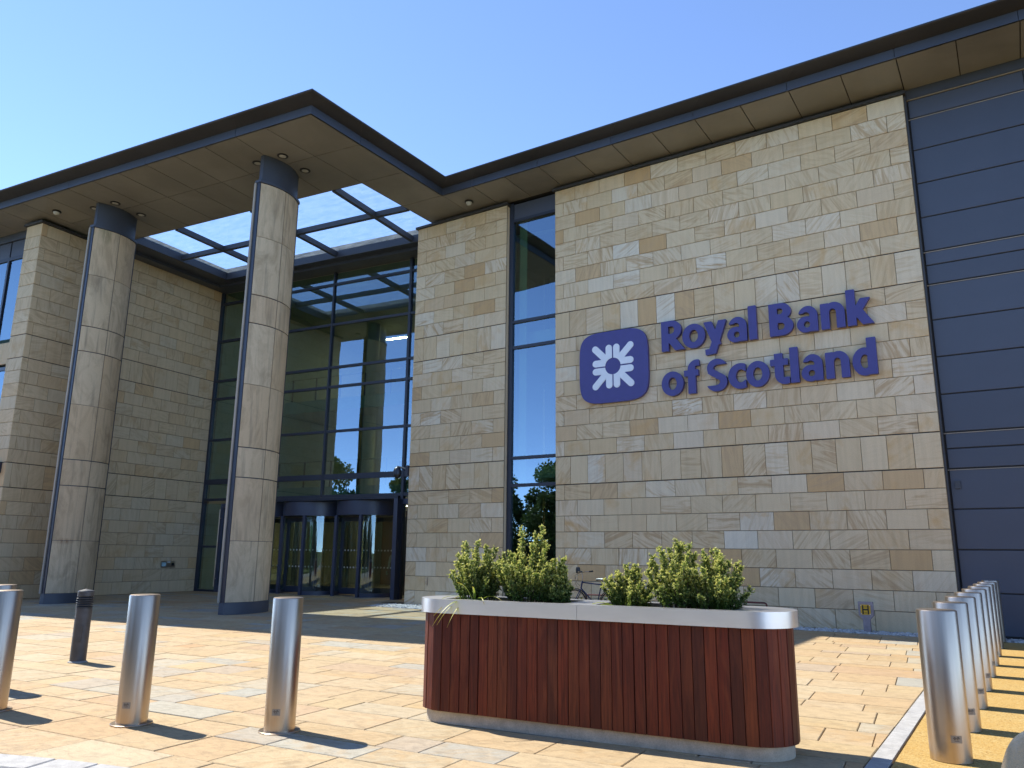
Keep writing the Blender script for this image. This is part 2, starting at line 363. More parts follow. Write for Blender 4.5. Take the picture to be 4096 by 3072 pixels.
def fill2d(loops, depth, res=1, bevel=0.0):
    """mesh of a filled 2D shape (holes by even-odd), centred on z, thickness depth"""
    cu = bpy.data.curves.new('shape', 'CURVE'); cu.dimensions = '2D'; cu.fill_mode = 'BOTH'; cu.extrude = depth/2-bevel
    cu.bevel_depth = bevel; cu.bevel_resolution = 1
    for lp in loops:
        sp = cu.splines.new('POLY'); sp.points.add(len(lp)-1); sp.use_cyclic_u = True
        for p, q in zip(sp.points, lp): p.co = (q[0], q[1], 0, 1)
    o = bpy.data.objects.new('shape', cu); COL.objects.link(o)
    me = bpy.data.meshes.new_from_object(o.evaluated_get(bpy.context.evaluated_depsgraph_get()))
    bpy.data.objects.remove(o); bpy.data.curves.remove(cu); me.materials.clear(); return me
def text_mesh(ch, offset=0.0, depth=.1, bevel=0.0):
    cu = bpy.data.curves.new('glyph', 'FONT'); cu.body = ch; cu.size = 1; cu.offset = offset; cu.extrude = depth/2; cu.resolution_u = 6
    cu.bevel_depth = bevel
    o = bpy.data.objects.new('glyph', cu); COL.objects.link(o)
    me = bpy.data.meshes.new_from_object(o.evaluated_get(bpy.context.evaluated_depsgraph_get()))
    bpy.data.objects.remove(o); bpy.data.curves.remove(cu); me.materials.clear(); return me
def fit_xz(me, x0, x1, z0, z1, yf, yb):
    """text/fill mesh lying in XY -> stands in XZ with front at yf (towards -Y), back at yb"""
    xs = [v.co.x for v in me.vertices]; ys = [v.co.y for v in me.vertices]; zs = [v.co.z for v in me.vertices]
    for v in me.vertices:
        X = x0+(v.co.x-min(xs))/(max(xs)-min(xs))*(x1-x0); Z = z0+(v.co.y-min(ys))/(max(ys)-min(ys))*(z1-z0)
        Y = yb+(v.co.z-min(zs))/(max(zs)-min(zs))*(yf-yb); v.co = (X, Y, Z)
    me.update(); return me
def screen_size(P, wd, ht):
    d = Vector(P)-CAM; z = d.dot(CF)
    if z < .3: return 0
    x = 2048+3080*d.dot(CR)/z; y = 1536-3080*d.dot(CU)/z
    if not (-150 < x < 4250 and -150 < y < 3250): return 0
    return wd*ht/z**2

# ================================================================== GROUND
def struct(name, me, mat, parent=None):
    o = obj(name, me, mat, parent)
    if not parent: o['kind'] = 'structure'
    return o
A = R(6.6); ca, sa = math.cos(A), math.sin(A)
OX, OY = -27.4, 19.5
def L2W(x, y): return (OX+x*ca-y*sa, OY+x*sa+y*ca)
def W2L(X, Y): return ((X-OX)*ca+(Y-OY)*sa, -(X-OX)*sa+(Y-OY)*ca)
struct('ground', MB().add([(-900, -900, -.30), (900, -900, -.30), (900, 900, -.30), (-900, 900, -.30)], [(0, 1, 2, 3)]), 'grass')
struct('road', MB().box(-120, -9, -.29, 60, 5.0, -.125), 'bounce_road')
struct('verge', MB().box(-120, -60, -.29, 60, -9.15, -.02), 'grass')
# front kerb line (curving): outer edge of the paving
KERB = [(-40, -2.2), (-22, -.6), (-14, .9), (-10, 2.05), (-7.9, 2.85), (-6.82, 3.24), (-6.3, 3.42), (-5.91, 3.53), (-5.6, 3.60), (-4.8, 3.74), (-3.6, 3.86), (-2.4, 3.9), (-1.22, 3.9)]
def kerb_y(x):
    for (x0, y0), (x1, y1) in zip(KERB, KERB[1:]):
        if x0 <= x <= x1: return y0+(y1-y0)*(x-x0)/(x1-x0)
    return KERB[0][1] if x < KERB[0][0] else 3.9
def seg_out(i, wd):     # offset outward (towards -Y)
    (x0, y0) = KERB[i]; a = KERB[max(0, i-1)]; b_ = KERB[min(len(KERB)-1, i+1)]
    dx, dy = b_[0]-a[0], b_[1]-a[1]; l = math.hypot(dx, dy); return (x0+dy/l*wd, y0-dx/l*wd)
pav = struct('pavement', MB().prism([(-60, -3), (-40, -2.2)]+KERB[1:]+[(-1.2, 24), (-60, 24)], -.28, -.022), 'pave_joint')
kb = struct('kerb', MB().prism([seg_out(i, .02) for i in range(len(KERB))]+[seg_out(i, .29) for i in reversed(range(len(KERB)))], -.28, -.06), 'pave_joint')
for i in range(len(KERB)-1):
    a, b_ = KERB[i], KERB[i+1]; L_ = math.hypot(b_[0]-a[0], b_[1]-a[1]); n = max(1, round(L_/.9)) if i > 2 else 0
    o0, o1 = seg_out(i, .30), seg_out(i+1, .30)
    for k in range(n):
        t0, t1 = k/n+.004, (k+1)/n-.004; lerp = lambda p, q, t: (p[0]+(q[0]-p[0])*t, p[1]+(q[1]-p[1])*t)
        obj('kerb_stone', MB().prism_bev([lerp(o0, o1, t0), lerp(o0, o1, t1), lerp(a, b_, t1), lerp(a, b_, t0)], -.25, .004, .015), 'granite', kb)
# right side granite edging and resin-bound drive
KX = -1.19
struct('edging_base', MB().box(KX-.01, 3.9, -.27, KX+.16, 18.1, -.03), 'pave_joint')
eb = bpy.data.objects['edging_base']
y = 3.92
while y < 18.05:
    L_ = min(.9, 18.08-y); obj('edging_stone', MB().prism_bev([(KX, y), (KX+.145, y), (KX+.145, y+L_-.008), (KX, y+L_-.008)], -.2, .003, .006), 'granite', eb); y += L_
struct('drive', MB().box(KX+.165, 3.0, -.27, 14, 18.1, -.004), 'resin')
struct('gravel_bed', MB().box(-16.1, 18.12, -.27, 14, 18.95, -.045), 'pave_joint')
def pebbles(name, regions, n, seed, size=(.018, .045)):
    r_ = random.Random(seed); bm = bmesh.new(); bmesh.ops.create_icosphere(bm, subdivisions=1, radius=1)
    bv = [v.co.copy() for v in bm.verts]; bf = [[v.index for v in f.verts] for f in bm.faces]; bm.free(); mb = MB()
    tot = sum(g[4] for g in regions)
    for x0, y0, x1, y1, wt in regions:
        for _ in range(int(n*wt/tot)):
            s_ = r_.uniform(*size); px, py = r_.uniform(x0, x1), r_.uniform(y0, y1); a = r_.uniform(0, 6.28)
            sx, sy, sz = s_*r_.uniform(.8, 1.5), s_*r_.uniform(.7, 1.1), s_*r_.uniform(.5, .8); pz = -.03+sz*.4+r_.uniform(0, .03)
            mb.add([(px+(q.x*sx*math.cos(a)-q.y*sy*math.sin(a))*r_.uniform(.85, 1.1), py+q.x*sx*math.sin(a)+q.y*sy*math.cos(a), pz+q.z*sz) for q in bv], bf)
    return mb
o = obj('pebbles', pebbles('pebbles', [(-10.7, 18.14, 6, 18.7, 1.0)], 9000, 3), 'pebble', sm=180)
tag(o, 'pale rounded pebbles in the strip below the stone wall', 'pebbles', kind='stuff')
o = obj('pebbles', pebbles('pebbles', [(-16.6, 17.55, -12.4, 18.7, 1.0)], 2600, 4), 'pebble', sm=180)
tag(o, 'sunlit pebbles around the foot of the narrow stone pillar', 'pebbles', kind='stuff')

# paving slabs: coursed rows in a frame turned like the entrance
pavers = []; PA = R(5.2); pc, ps = math.cos(PA), math.sin(PA)
rp = random.Random(21); v = -12.0
def P2W(u, v_): return (-6+u*pc-v_*ps, 8+u*ps+v_*pc)
planes_main = [(1, 0, KX-.012), (0, 1, 23)]
def forbidden(p):     # gravel / building footprint
    return (p[1] > 18.1 and p[0] > -12.3) or (p[1] > 17.5 and -16.6 < p[0] < -12.3)
while v < 15:
    hgt = rp.choice([.30, .42, .45, .60, .60, .62, .75]); u = -32+rp.uniform(0, .8)
    while u < 8:
        L_ = rp.choice([.42, .6, .75, .9, .9, 1.1])*rp.uniform(.92, 1.08)
        g = .006
        gu, gv = .0035, .0075
        poly = [P2W(u+gu, v+gv), P2W(u+L_-gu, v+gv), P2W(u+L_-gu, v+hgt-gv), P2W(u+gu, v+hgt-gv)]
        cx = sum(p[0] for p in poly)/4; cyy = sum(p[1] for p in poly)/4
        u += L_
        if cyy < kerb_y(cx)-.8 or cx < -36: continue
        x0 = cx-.7; x1 = cx+.7; k0, k1 = kerb_y(x0), kerb_y(x1); s_ = (k1-k0)/(x1-x0)
        pl = planes_main+[(s_, -1, s_*x0-k0-.012)]
        if cx > -12.3-.9 and cyy > 16: pl = pl+[(0, 1, 18.1)] if cx > -12.3 else pl
        if -16.9 < cx < -11.9 and cyy > 16.5: pl = pl+[(0, 1, 17.52)]
        poly = clip(poly, pl)
        if not poly or area(poly) < .01: continue
        pavers.append((poly, rp.uniform(-.004, .0015)))
    v += hgt
def psize(p):
    cx = sum(q[0] for q in p[0])/len(p[0]); cyy = sum(q[1] for q in p[0])/len(p[0]); d = math.hypot(cx, cyy)
    return screen_size((cx, cyy, 0), area(p[0]), 1.55/d)
pavers.sort(key=psize, reverse=True)
rest = MB(); nsep = 0
for i, (poly, dz) in enumerate(pavers):
    if i < 300: 
        cx = sum(q[0] for q in poly)/len(poly); cyy = sum(q[1] for q in poly)/len(poly)
        o = obj('paving_slab', MB().prism_bev([(p[0]-cx, p[1]-cyy) for p in poly], -.03, 0, .006), 'paver', pav, loc=(cx, cyy, dz))
    else: rest.prism_bev(poly, -.03, dz, .006)
obj('paving_slabs', rest, 'paver', pav, kind='stuff')

# ================================================================== STONE WALLS
BLK, BND = .805, .533
COURSES = [(i*.43, (i+1)*.43, 0) for i in range(8)]+[(3.44, 4.22, 1)]+[(4.22+i*.42875, 4.22+(i+1)*.42875, 0) for i in range(8)]+[(7.65, 8.43, 1)]+[(8.43+i*.4322, 8.43+(i+1)*.4322, 0) for i in range(9)]
def field(u0, u1, anchor, single=False, courses=COURSES):
    res = []
    for k, (z0, z1, band) in enumerate(courses):
        L_ = BND if band else BLK
        off = anchor+(0 if band else (L_/2 if k % 2 else 0))
        js = [u0, u1] if single else [u0]+[off+n*L_ for n in range(-80, 80) if u0+.07 < off+n*L_ < u1-.07]+[u1]
        gb = .013 if band else .006
        up = .013 if (k+1 < len(courses) and courses[k+1][2]) else (.013 if band else .006)
        dn = .013 if (k > 0 and courses[k-1][2]) else (.013 if band else .006)
        for a, b_ in zip(js, js[1:]): res.append(((a+b_)/2, (z0+dn+z1-up)/2, b_-a-.010, z1-z0-dn-up))
    return res
_stone = {}
def stone_mesh(w_, h_, d=.05, c=.006):
    key = (round(w_, 3), round(h_, 3), d)
    if key not in _stone:
        x, z = w_/2, h_/2
        vs = [(-x, d, -z), (x, d, -z), (x, d, z), (-x, d, z), (-x, c, -z), (x, c, -z), (x, c, z), (-x, c, z), (-x+c, 0, -z+c), (x-c, 0, -z+c), (x-c, 0, z-c), (-x+c, 0, z-c)]
        fs = [(8, 9, 10, 11)]
        for i in range(4):
            j = (i+1) % 4; fs += [(i, j, 4+j, 4+i), (4+i, 4+j, 8+j, 8+i)]
        me = MB().add(vs, fs).mesh('stone_block'); _stone[key] = me
    return _stone[key]
def lay(specs, mat, stuff_parent, limit=296):
    """specs: (part, (x,y,z) in part space, rotz, w, h, world point)"""
    specs = sorted(specs, key=lambda s_: -screen_size(s_[5], s_[3], s_[4])); rest_ = MB()
    jit = random.Random(5)
    for i, (part, loc, rz, w_, h_, wp) in enumerate(specs):
        me = stone_mesh(w_, h_)
        if i < limit:
            if not me.materials: me.materials.append(M[mat])
            if me.materials[0] != M[mat]:
                me = me.copy(); me.materials.clear(); me.materials.append(M[mat])
            d = jit.uniform(-.0025, .0025)
            o = obj('stone_block', me, None, part, loc=(loc[0]+math.sin(-rz)*-d, loc[1]+math.cos(rz)*d, loc[2]), rotz=rz)
        else:
            c_, s_ = math.cos(rz), math.sin(rz)
            rest_.add([(loc[0]+v.co.x*c_-v.co.y*s_, loc[1]+v.co.x*s_+v.co.y*c_, loc[2]+v.co.z) for v in me.vertices], [tuple(p.vertices) for p in me.polygons])
    if rest_.v:
        o = obj('stone_blocks', rest_, mat, stuff_parent, kind='stuff')
D = 18.78
# ---------------------------------------------------------------- right wing
def wparent(o, par):      # parent keeping world coordinates
    o.parent = par; o.matrix_parent_inverse = par.matrix_basis.inverted() if par.parent is None else Matrix.Identity(4)
    return o
off_b = thing('office_building', 'sandstone and blue metal office wing with deep overhanging eaves and purple wall sign', 'building', (-6, D, 0))
off_b.matrix_basis = Matrix.Translation((-6, D, 0))
def opart(name, mb, mat, label=None, **kw): return wparent(obj(name, mb, mat, None, label=label, **kw), off_b)
sw = opart('stone_wall', MB().box(-10.78, D+.03, -.25, -1.24, D+.60, 12.30), 'mortar', 'broad sandstone wall carrying the sign')
pw = opart('stone_pillar', MB().box(-16.15, D+.03, -.25, -12.53, D+.60, 12.30).box(-16.15, D+.6, -.25, -15.4, 20.6, 12.30), 'mortar', 'narrow sandstone pillar beside the revolving doors')
sp = []
for u, z, w_, h_ in field(-10.78, -1.24, -1.24): sp.append((sw, (u, D, z), 0, w_, h_, (u, D, z)))
for u, z, w_, h_ in field(-16.15, -12.53, -12.53): sp.append((pw, (u, D, z), 0, w_, h_, (u, D, z)))
lay(sp, 'stone', sw)
for nm, x0, x1 in (('stone_wall', -10.78, -1.24), ('stone_pillar', -16.15, -12.53)):
    par = sw if nm == 'stone_wall' else pw
    # side returns of thin stone, shadow joints, coping
    for side in (x0, x1):
        obj('corner_return', MB().box(side-.001 if side == x0 else side-.03, D+.052, -.2, side+.03 if side == x0 else side+.001, D+.42, 12.29), 'stone', par)
    for zb in (3.44, 4.22, 7.65, 8.43): obj('shadow_joint', MB().box(x0+.01, D+.018, zb-.012, x1-.01, D+.034, zb+.012), 'dark_joint', par)
    obj('coping', MB().box(x0-.07, D-.06, 12.325, x1+.05, D+.5, 12.40), 'cap', par)
# blue cladding to the right, set back
bc = opart('clad_wall', MB().box(-1.2, 18.97+.03, -.25, 14, 19.6, 12.5), 'dark_joint', 'blue metal clad wall')
zs = [0.02, .86, 1.73, 2.57, 3.42, 3.86, 4.21, 5.06, 5.91, 6.76, 7.59, 8.05, 8.38, 9.22, 10.07, 10.92, 11.74, 12.22]
dbl = {3.42, 4.21, 7.59, 8.38, 11.74}
xs_ = [-1.17, 1.14, 3.48, 5.82, 8.16, 10.5, 12.84]
for i in range(len(zs)-1):
    for a, b_ in zip(xs_, xs_[1:]):
        lo = .022 if zs[i] in dbl else .012; hi = .022 if zs[i+1] in dbl else .012
        w_, h_ = b_-a-.02, zs[i+1]-zs[i]-lo-hi; me = stone_mesh(w_, h_, .051, .007)
        if not me.materials: me.materials.append(M['blue_clad'])
        obj('cladding_panel', me, None, bc, loc=((a+b_)/2, 18.97, zs[i]+lo+h_/2))
for z in sorted(dbl): obj('trim_strip', MB().box(-1.19, 18.955, z-.026, 13.9, 19.01, z-.012), 'trim', bc)
obj('trim_strip', MB().box(-1.19, 18.955, 12.232, 13.9, 19.01, 12.245), 'trim', bc)
obj('header_strip', MB().box(-1.19, 18.93, 12.25, 13.9, 19.01, 12.495), 'fascia', bc)
obj('corner_trim', MB().box(-1.235, D+.06, .0, -1.195, 18.99, 12.3), 'cap', bc)
obj('junction_box', MB().box(-1.08, 18.92, 3.0, -.98, 18.968, 3.16), 'lamp_grey', bc)
# slot window between pillar and wall
def window(par, nm, x0, x1, z0, z1, y, mat='glass', sub=True):
    g = obj('window_pane', MB().box(x0, y, z0, x1, y+.02, z1), mat, par)
    return g
slot = opart('slot_window', MB().box(-12.51, 18.93, 0, -12.37, 19.08, 12.4).box(-10.84, 18.93, 0, -10.79, 19.08, 12.4), 'frame', 'tall narrow window strip between two stone walls')
zz = [0.05, 3.50, 4.30, 7.66, 8.47, 11.80]
for z in zz[1:]: obj('transom', MB().box(-12.37, 18.935, z-.045, -10.84, 19.075, z+.045), 'frame', slot)
obj('transom', MB().box(-12.37, 18.935, 0, -10.84, 19.075, .10), 'frame', slot)
for a, b_ in zip(zz, zz[1:]): obj('window_pane', MB().box(-12.37, 18.99, a+.046, -10.84, 19.01, b_-.046), 'glass', slot)
obj('spandrel_panel', MB().box(-12.37, 18.965, 11.846, -10.84, 19.02, 12.36), 'blue_clad', slot)
# room behind the slot window
rm = opart('interior_room', MB().box(-14.6, 25, 0, -9, 25.1, 12.4).box(-15.0, 19.62, 0, -14.9, 25, 12.4).box(-9, 19.62, 0, -8.9, 25, 12.4), 'plaster')
for z in (0.0, 3.75, 7.95): obj('floor_slab', MB().box(-14.9, 19.62, z-.0, -9, 25, z+.35), 'plaster', rm)
obj('interior_column', MB().lathe([(.22, .35), (.22, 12.4)], 20, (-11.2, 20.6, 0)), 'plaster', rm, sm=True)
obj('blind', MB().box(-12.36, 19.3, 3.55, -12.1, 19.34, 12.3), 'plaster', rm)
# eaves: soffit panels
SZ = 12.5
x = -14.1; xs2 = [-14.09]+[-12.92+1.171*i for i in range(24)]
sofR = opart('eave_soffit', MB().box(-14.09, 17.46, SZ+.03, 14, 19.3, SZ+.06), 'dark_joint')
for a, b_ in zip(xs2, xs2[1:]):
    if a > 13: break
    obj('soffit_panel', MB().prism([(a+.012, 17.455), (b_-.012, 17.455), (b_-.012, 18.985), (a+.012, 18.985)], SZ, SZ+.028), 'soffit', sofR)
opart('roof', MB().box(-15.6, 17.5, SZ+.20, 14, 40, SZ+.42).box(-15.4, 20.2, SZ+.062, 14, 40, SZ+.199), 'eave')
opart('light_block', MB().box(-8.8, 19.61, -.2, 14, 40, 12.45).box(-14.9, 25.15, -.2, -8.81, 40, 12.45), 'int_dark')  # unseen solid fill behind the facade, added to block light
# ---------------------------------------------------------------- sign
sg = thing('wall_sign', 'purple wall sign with white arrow emblem and raised lettering on stone', 'sign', (-6, D-.02, 5.6))
sg.matrix_basis = Matrix.Translation((-6, D-.02, 5.6))
def sup(cx, cz, hw, hh, e, n=96):
    res = []
    for i in range(n):
        t = 2*math.pi*i/n; c_, s_ = math.cos(t), math.sin(t)
        res.append((cx+hw*math.copysign(abs(c_)**(2/e), c_), cz+hh*math.copysign(abs(s_)**(2/e), s_)))
    return res
def stand(me, yf, yb):
    zs_ = [v.co.z for v in me.vertices]; a, b_ = min(zs_), max(zs_)
    for v in me.vertices: v.co = (v.co.x, yb+(v.co.z-a)/(b_-a)*(yf-yb), v.co.y)
    me.update(); return me
LC = (-8.885, 6.60)
lp = wparent(obj('logo_plate', stand(fill2d([sup(*LC, 1.03, 1.005, 4.6)], .1), D-.13, D-.03), 'purple', None, label='rounded square purple plate'), sg)
def arc(cx, cy_, r_, a0, a1, n=10): return [(cx+r_*math.cos(a0+(a1-a0)*i/n), cy_+r_*math.sin(a0+(a1-a0)*i/n)) for i in range(n+1)]
def arrow():
    g, wd, h = .03, .30, .97; r_ = wd/2; rc = .37
    pts = []
    a_s = math.asin(g/rc)
    pts += arc(0, 0, rc, a_s, math.pi/2-a_s, 8)                       # inner circle, from horizontal bar to vertical bar
    pts += arc(g+r_, h-r_, r_, math.pi, 0, 10)                       # top of the vertical bar
    k = g+wd                                                          # where bars meet the diagonal
    dq = wd/2/math.sqrt(2)
    pts += [(k, k+2*dq)]
    cxd = h-r_*.9
    pts += arc(cxd, cxd, r_, 3*math.pi/4, -math.pi/4, 10)
    pts += [(k+2*dq, k)]
    pts += arc(h-r_, g+r_, r_, math.pi/2, -math.pi/2, 10)
    return pts
AP = arrow(); ES = .635
for sx, sz in ((1, 1), (-1, 1), (-1, -1), (1, -1)):
    q = [(LC[0]+x_*ES*sx, LC[1]+z_*ES*sz) for x_, z_ in AP]
    if sx*sz < 0: q = q[::-1]
    wparent(obj('emblem_arrow', stand(fill2d([q], .02), D-.148, D-.128), 'white', None), sg)

# letter outlines: implicit shapes traced by marching squares
def _box(x0, y0, x1, y1): return lambda x, y: min(x-x0, x1-x, y-y0, y1-y)
def _ell(cx, cy_, rx, ry): return lambda x, y: (1-math.hypot((x-cx)/rx, (y-cy_)/ry))*min(rx, ry)
def _seg(x0, y0, x1, y1, w_, ylo=-9, yhi=9):
    l = math.hypot(x1-x0, y1-y0); dx, dy = (x1-x0)/l, (y1-y0)/l
    return lambda x, y: min(w_/2-abs((x-x0)*dy-(y-y0)*dx), (x-x0)*dx+(y-y0)*dy, l-((x-x0)*dx+(y-y0)*dy), y-ylo, yhi-y)
B_, E_l, S_g = _box, _ell, _seg
GLY = {
 'l': [('+', B_(0, 0, .2, .87))],
 'o': [('+', E_l(.305, .315, .305, .332)), ('-', E_l(.305, .315, .118, .168))],
 'n': [('+', E_l(.295, .385, .24, .255)), ('+', B_(.345, 0, .535, .385)), ('-', E_l(.268, .385, .077, .098)), ('-', B_(.19, -1, .345, .385)), ('+', B_(0, 0, .19, .63))],
 'a': [('+', E_l(.27, .40, .23, .245)), ('-', E_l(.225, .40, .09, .095)), ('-', B_(-.1, .2, .27, .47)), ('-', B_(-.1, .47, .045, 1)), ('+', E_l(.215, .19, .215, .20)), ('-', E_l(.24, .185, .075, .078)), ('+', B_(.31, 0, .50, .40))],
 'c': [('+', E_l(.305, .315, .305, .332)), ('-', E_l(.315, .315, .125, .168)), ('-', B_(.30, .20, 2, .43)), ('-', B_(.44, -1, 2, 2))],
 'R': [('+', B_(0, 0, .2, .82)), ('+', B_(.1, .30, .30, .82)), ('+', E_l(.30, .56, .265, .26)), ('+', S_g(.20, .42, .56, -.06, .22, 0)), ('-', E_l(.285, .565, .085, .10)), ('-', B_(.2, .465, .285, .665))],
 'B': [('+', B_(0, 0, .29, .82)), ('+', E_l(.285, .61, .245, .21)), ('+', E_l(.29, .24, .275, .24)), ('-', E_l(.265, .615, .07, .072)), ('-', B_(.2, .543, .265, .687)), ('-', E_l(.275, .235, .085, .088)), ('-', B_(.2, .147, .275, .323))],
 'y': [('+', S_g(.085, .70, .345, -.02, .20, -.02, .63)), ('+', S_g(.515, .70, .20, -.20, .195, -.24, .63)), ('+', S_g(.27, -.155, .03, -.175, .15))],
 'k': [('+', B_(0, 0, .2, .87)), ('+', S_g(.13, .20, .50, .74, .185, .2, .63)), ('+', S_g(.17, .44, .51, -.08, .215, 0))],
 'f': [('+', E_l(.345, .63, .245, .25)), ('-', B_(.3, -1, 2, .715)), ('-', B_(.405, -1, 2, 2)), ('+', B_(.1, 0, .3, .66)), ('+', B_(0, .46, .38, .62))],
 't': [('+', E_l(.345, .235, .245, .245)), ('-', B_(.3, .165, 2, 2)), ('-', B_(.44, -1, 2, 2)), ('+', B_(.1, .22, .3, .76)), ('+', B_(0, .46, .42, .62))],
 'd': [('+', E_l(.26, .315, .26, .332)), ('-', E_l(.265, .315, .095, .165)), ('+', B_(.32, 0, .52, .87))],
}
def _S(x, y):
    U = min(_ell(.27, .60, .255, .24)(x, y), -_ell(.30, .60, .125, .085)(x, y), -_box(.285, .2, 2, .685)(x, y))
    Lw = min(_ell(.25, .235, .265, .24)(x, y), -_ell(.21, .235, .125, .082)(x, y), -_box(-1, .15, .235, .62)(x, y))
    return max(U, Lw, _seg(.07, .55, .44, .30, .165)(x, y))
GLY['S'] = [('+', _S)]
def glyph_loops(ch, h=.0125):
    prims = GLY[ch]
    def F(x, y):
        v_ = -9.0
        for sg_, p in prims: v_ = max(v_, p(x, y)) if sg_ == '+' else min(v_, -p(x, y))
        return v_
    x0, y0, nx, ny = -.0513, -.3037, 58, 100
    g = [[F(x0+i*h, y0+j*h) for j in range(ny)] for i in range(nx)]
    nxt = {}
    for i in range(nx-1):
        for j in range(ny-1):
            c = [g[i][j], g[i+1][j], g[i+1][j+1], g[i][j+1]]; P = [(i, j), (i+1, j), (i+1, j+1), (i, j+1)]
            ins = [q > 0 for q in c]
            if all(ins) or not any(ins): continue
            ent = []; ext = []
            for k in range(4):
                m = (k+1) % 4
                if ins[k] != ins[m]:
                    key = (min(P[k], P[m]), max(P[k], P[m])); (ext if ins[k] else ent).append(key)
            for a, b_ in zip(ext, ent if len(ent) == 1 else ent[::-1]): nxt[a] = b_
    def pos(key):
        (a, b_), (c, d) = key; t = g[a][b_]/(g[a][b_]-g[c][d]); return (x0+(a+(c-a)*t)*h, y0+(b_+(d-b_)*t)*h)
    loops = []
    while nxt:
        k0 = next(iter(nxt)); lp_ = []; k = k0
        while k in nxt: lp_.append(pos(k)); k = nxt.pop(k)
        if len(lp_) > 6: loops.append(lp_)
    res = []
    for lp_ in loops:       # drop nearly collinear points
        ch_ = True; pts = lp_
        out_ = []
        n = len(pts)
        for i in range(n):
            a, b_, c = pts[i-1] if not out_ else out_[-1], pts[i], pts[(i+1) % n]
            if abs((b_[0]-a[0])*(c[1]-a[1])-(b_[1]-a[1])*(c[0]-a[0])) > 1.5e-6: out_.append(b_)
        res.append(out_)
    return res
L1 = [('R', -7.457, -6.825, 0, .82), ('o', -6.88, -6.27, -.01, .64), ('y', -6.30, -5.71, -.25, .63), ('a', -5.695, -5.20, -.01, .64), ('l', -5.15, -4.95, 0, .87), ('B', -4.645, -4.08, 0, .82), ('a', -3.995, -3.515, -.01, .64), ('n', -3.445, -2.91, 0, .64), ('k', -2.865, -2.30, 0, .87)]
L2_ = [('o', -7.49, -6.895, -.01, .64), ('f', -6.87, -6.465, 0, .88), ('S', -6.268, -5.755, -.01, .83), ('c', -5.725, -5.285, -.01, .64), ('o', -5.28, -4.715, -.01, .64), ('t', -4.685, -4.245, -.01, .76), ('l', -4.22, -4.025, 0, .87), ('a', -3.97, -3.485, -.01, .64), ('n', -3.42, -2.90, 0, .64), ('d', -2.835, -2.315, -.01, .87)]
for base, LL in ((6.80, L1), (5.60, L2_)):
    for ch, x0, x1, z0, z1 in LL:
        me = fit_xz(fill2d(glyph_loops(ch), .11), x0, x1, base+z0, base+z1, D-.14, D-.03)
        wparent(obj('letter', me, 'purple', None), sg)

# ================================================================== ENTRANCE (local frame turned 6.6 degrees)
ent = thing('entrance_building', 'stone and glass main entrance with columned canopy and rooflight', 'building', (OX, OY, 0), A)
def epart(name, mb, mat, label=None, **kw): return obj(name, mb, mat, ent, label=label, **kw)
rw = epart('stone_wall', MB().box(-.94, -7.88, -.25, -.16, .3, 12.30), 'mortar', 'sandstone return wall left of the entrance')
sp = []
for u, z, w_, h_ in field(-7.905, .0, -7.905+.2): 
    wx, wy = L2W(-.13, u); sp.append((rw, (-.13, u, z), math.pi/2, w_, h_, (wx, wy, z)))
for u, z, w_, h_ in field(-.97, -.13, 0, True):
    wx, wy = L2W(u, -7.91); sp.append((rw, (u, -7.91, z), 0, w_, h_, (wx, wy, z)))
for u, z, w_, h_ in field(-12, -.99, -.99, courses=[c for c in COURSES if c[2]]):
    wx, wy = L2W(u, -7.5); sp.append((rw, (u, -7.5, z), 0, w_, h_, (wx, wy, z)))
lay(sp, 'stone_entrance', rw)
for zb in (3.44, 4.22, 7.65, 8.43):
    obj('shadow_joint', MB().box(-.165, -7.86, zb-.012, -.145, 0, zb+.012), 'dark_joint', rw)
    obj('shadow_joint', MB().box(-.95, -7.898, zb-.012, -.15, -7.878, zb+.012), 'dark_joint', rw)
obj('coping', MB().box(-1.04, -7.98, 12.325, -.06, -5.9, 12.40), 'cap', rw)
# left wing windows, set back behind the pier
lw = epart('left_wing_windows', MB().box(-12, -7.05, -.2, -.98, -6.4, 12.48).box(-12, -7.46, 7.65, -.98, -7.06, 8.43).box(-12, -7.46, 3.44, -.98, -7.06, 4.22), 'int_dark', 'banded windows of the left wing')
for z0, z1 in ((.1, 3.42), (4.24, 7.5), (8.5, 11.55)):
    for x0, x1 in ((-2.46, -1.0), (-5.9, -2.54), (-9.4, -5.98)):
        obj('window_pane', MB().box(x0+.04, -7.45, z0+.06, x1-.04, -7.43, z1-.06), 'glass', lw)
    for x in (-1.0, -2.5, -5.94, -9.4): obj('mullion', MB().box(x-.045, -7.50, z0, x+.045, -7.38, z1), 'frame', lw)
    obj('transom', MB().box(-12, -7.495, z1-.06, -.98, -7.385, z1+.06), 'frame', lw)
for x0, x1 in ((-2.46, -1.0), (-5.9, -2.54), (-9.4, -5.98)): obj('spandrel_panel', MB().box(x0, -7.47, 11.62, x1, -7.42, 12.2), 'blue_clad', lw)
obj('header_strip', MB().box(-12, -7.52, 12.22, -.98, -7.3, 12.495), 'fascia', lw)

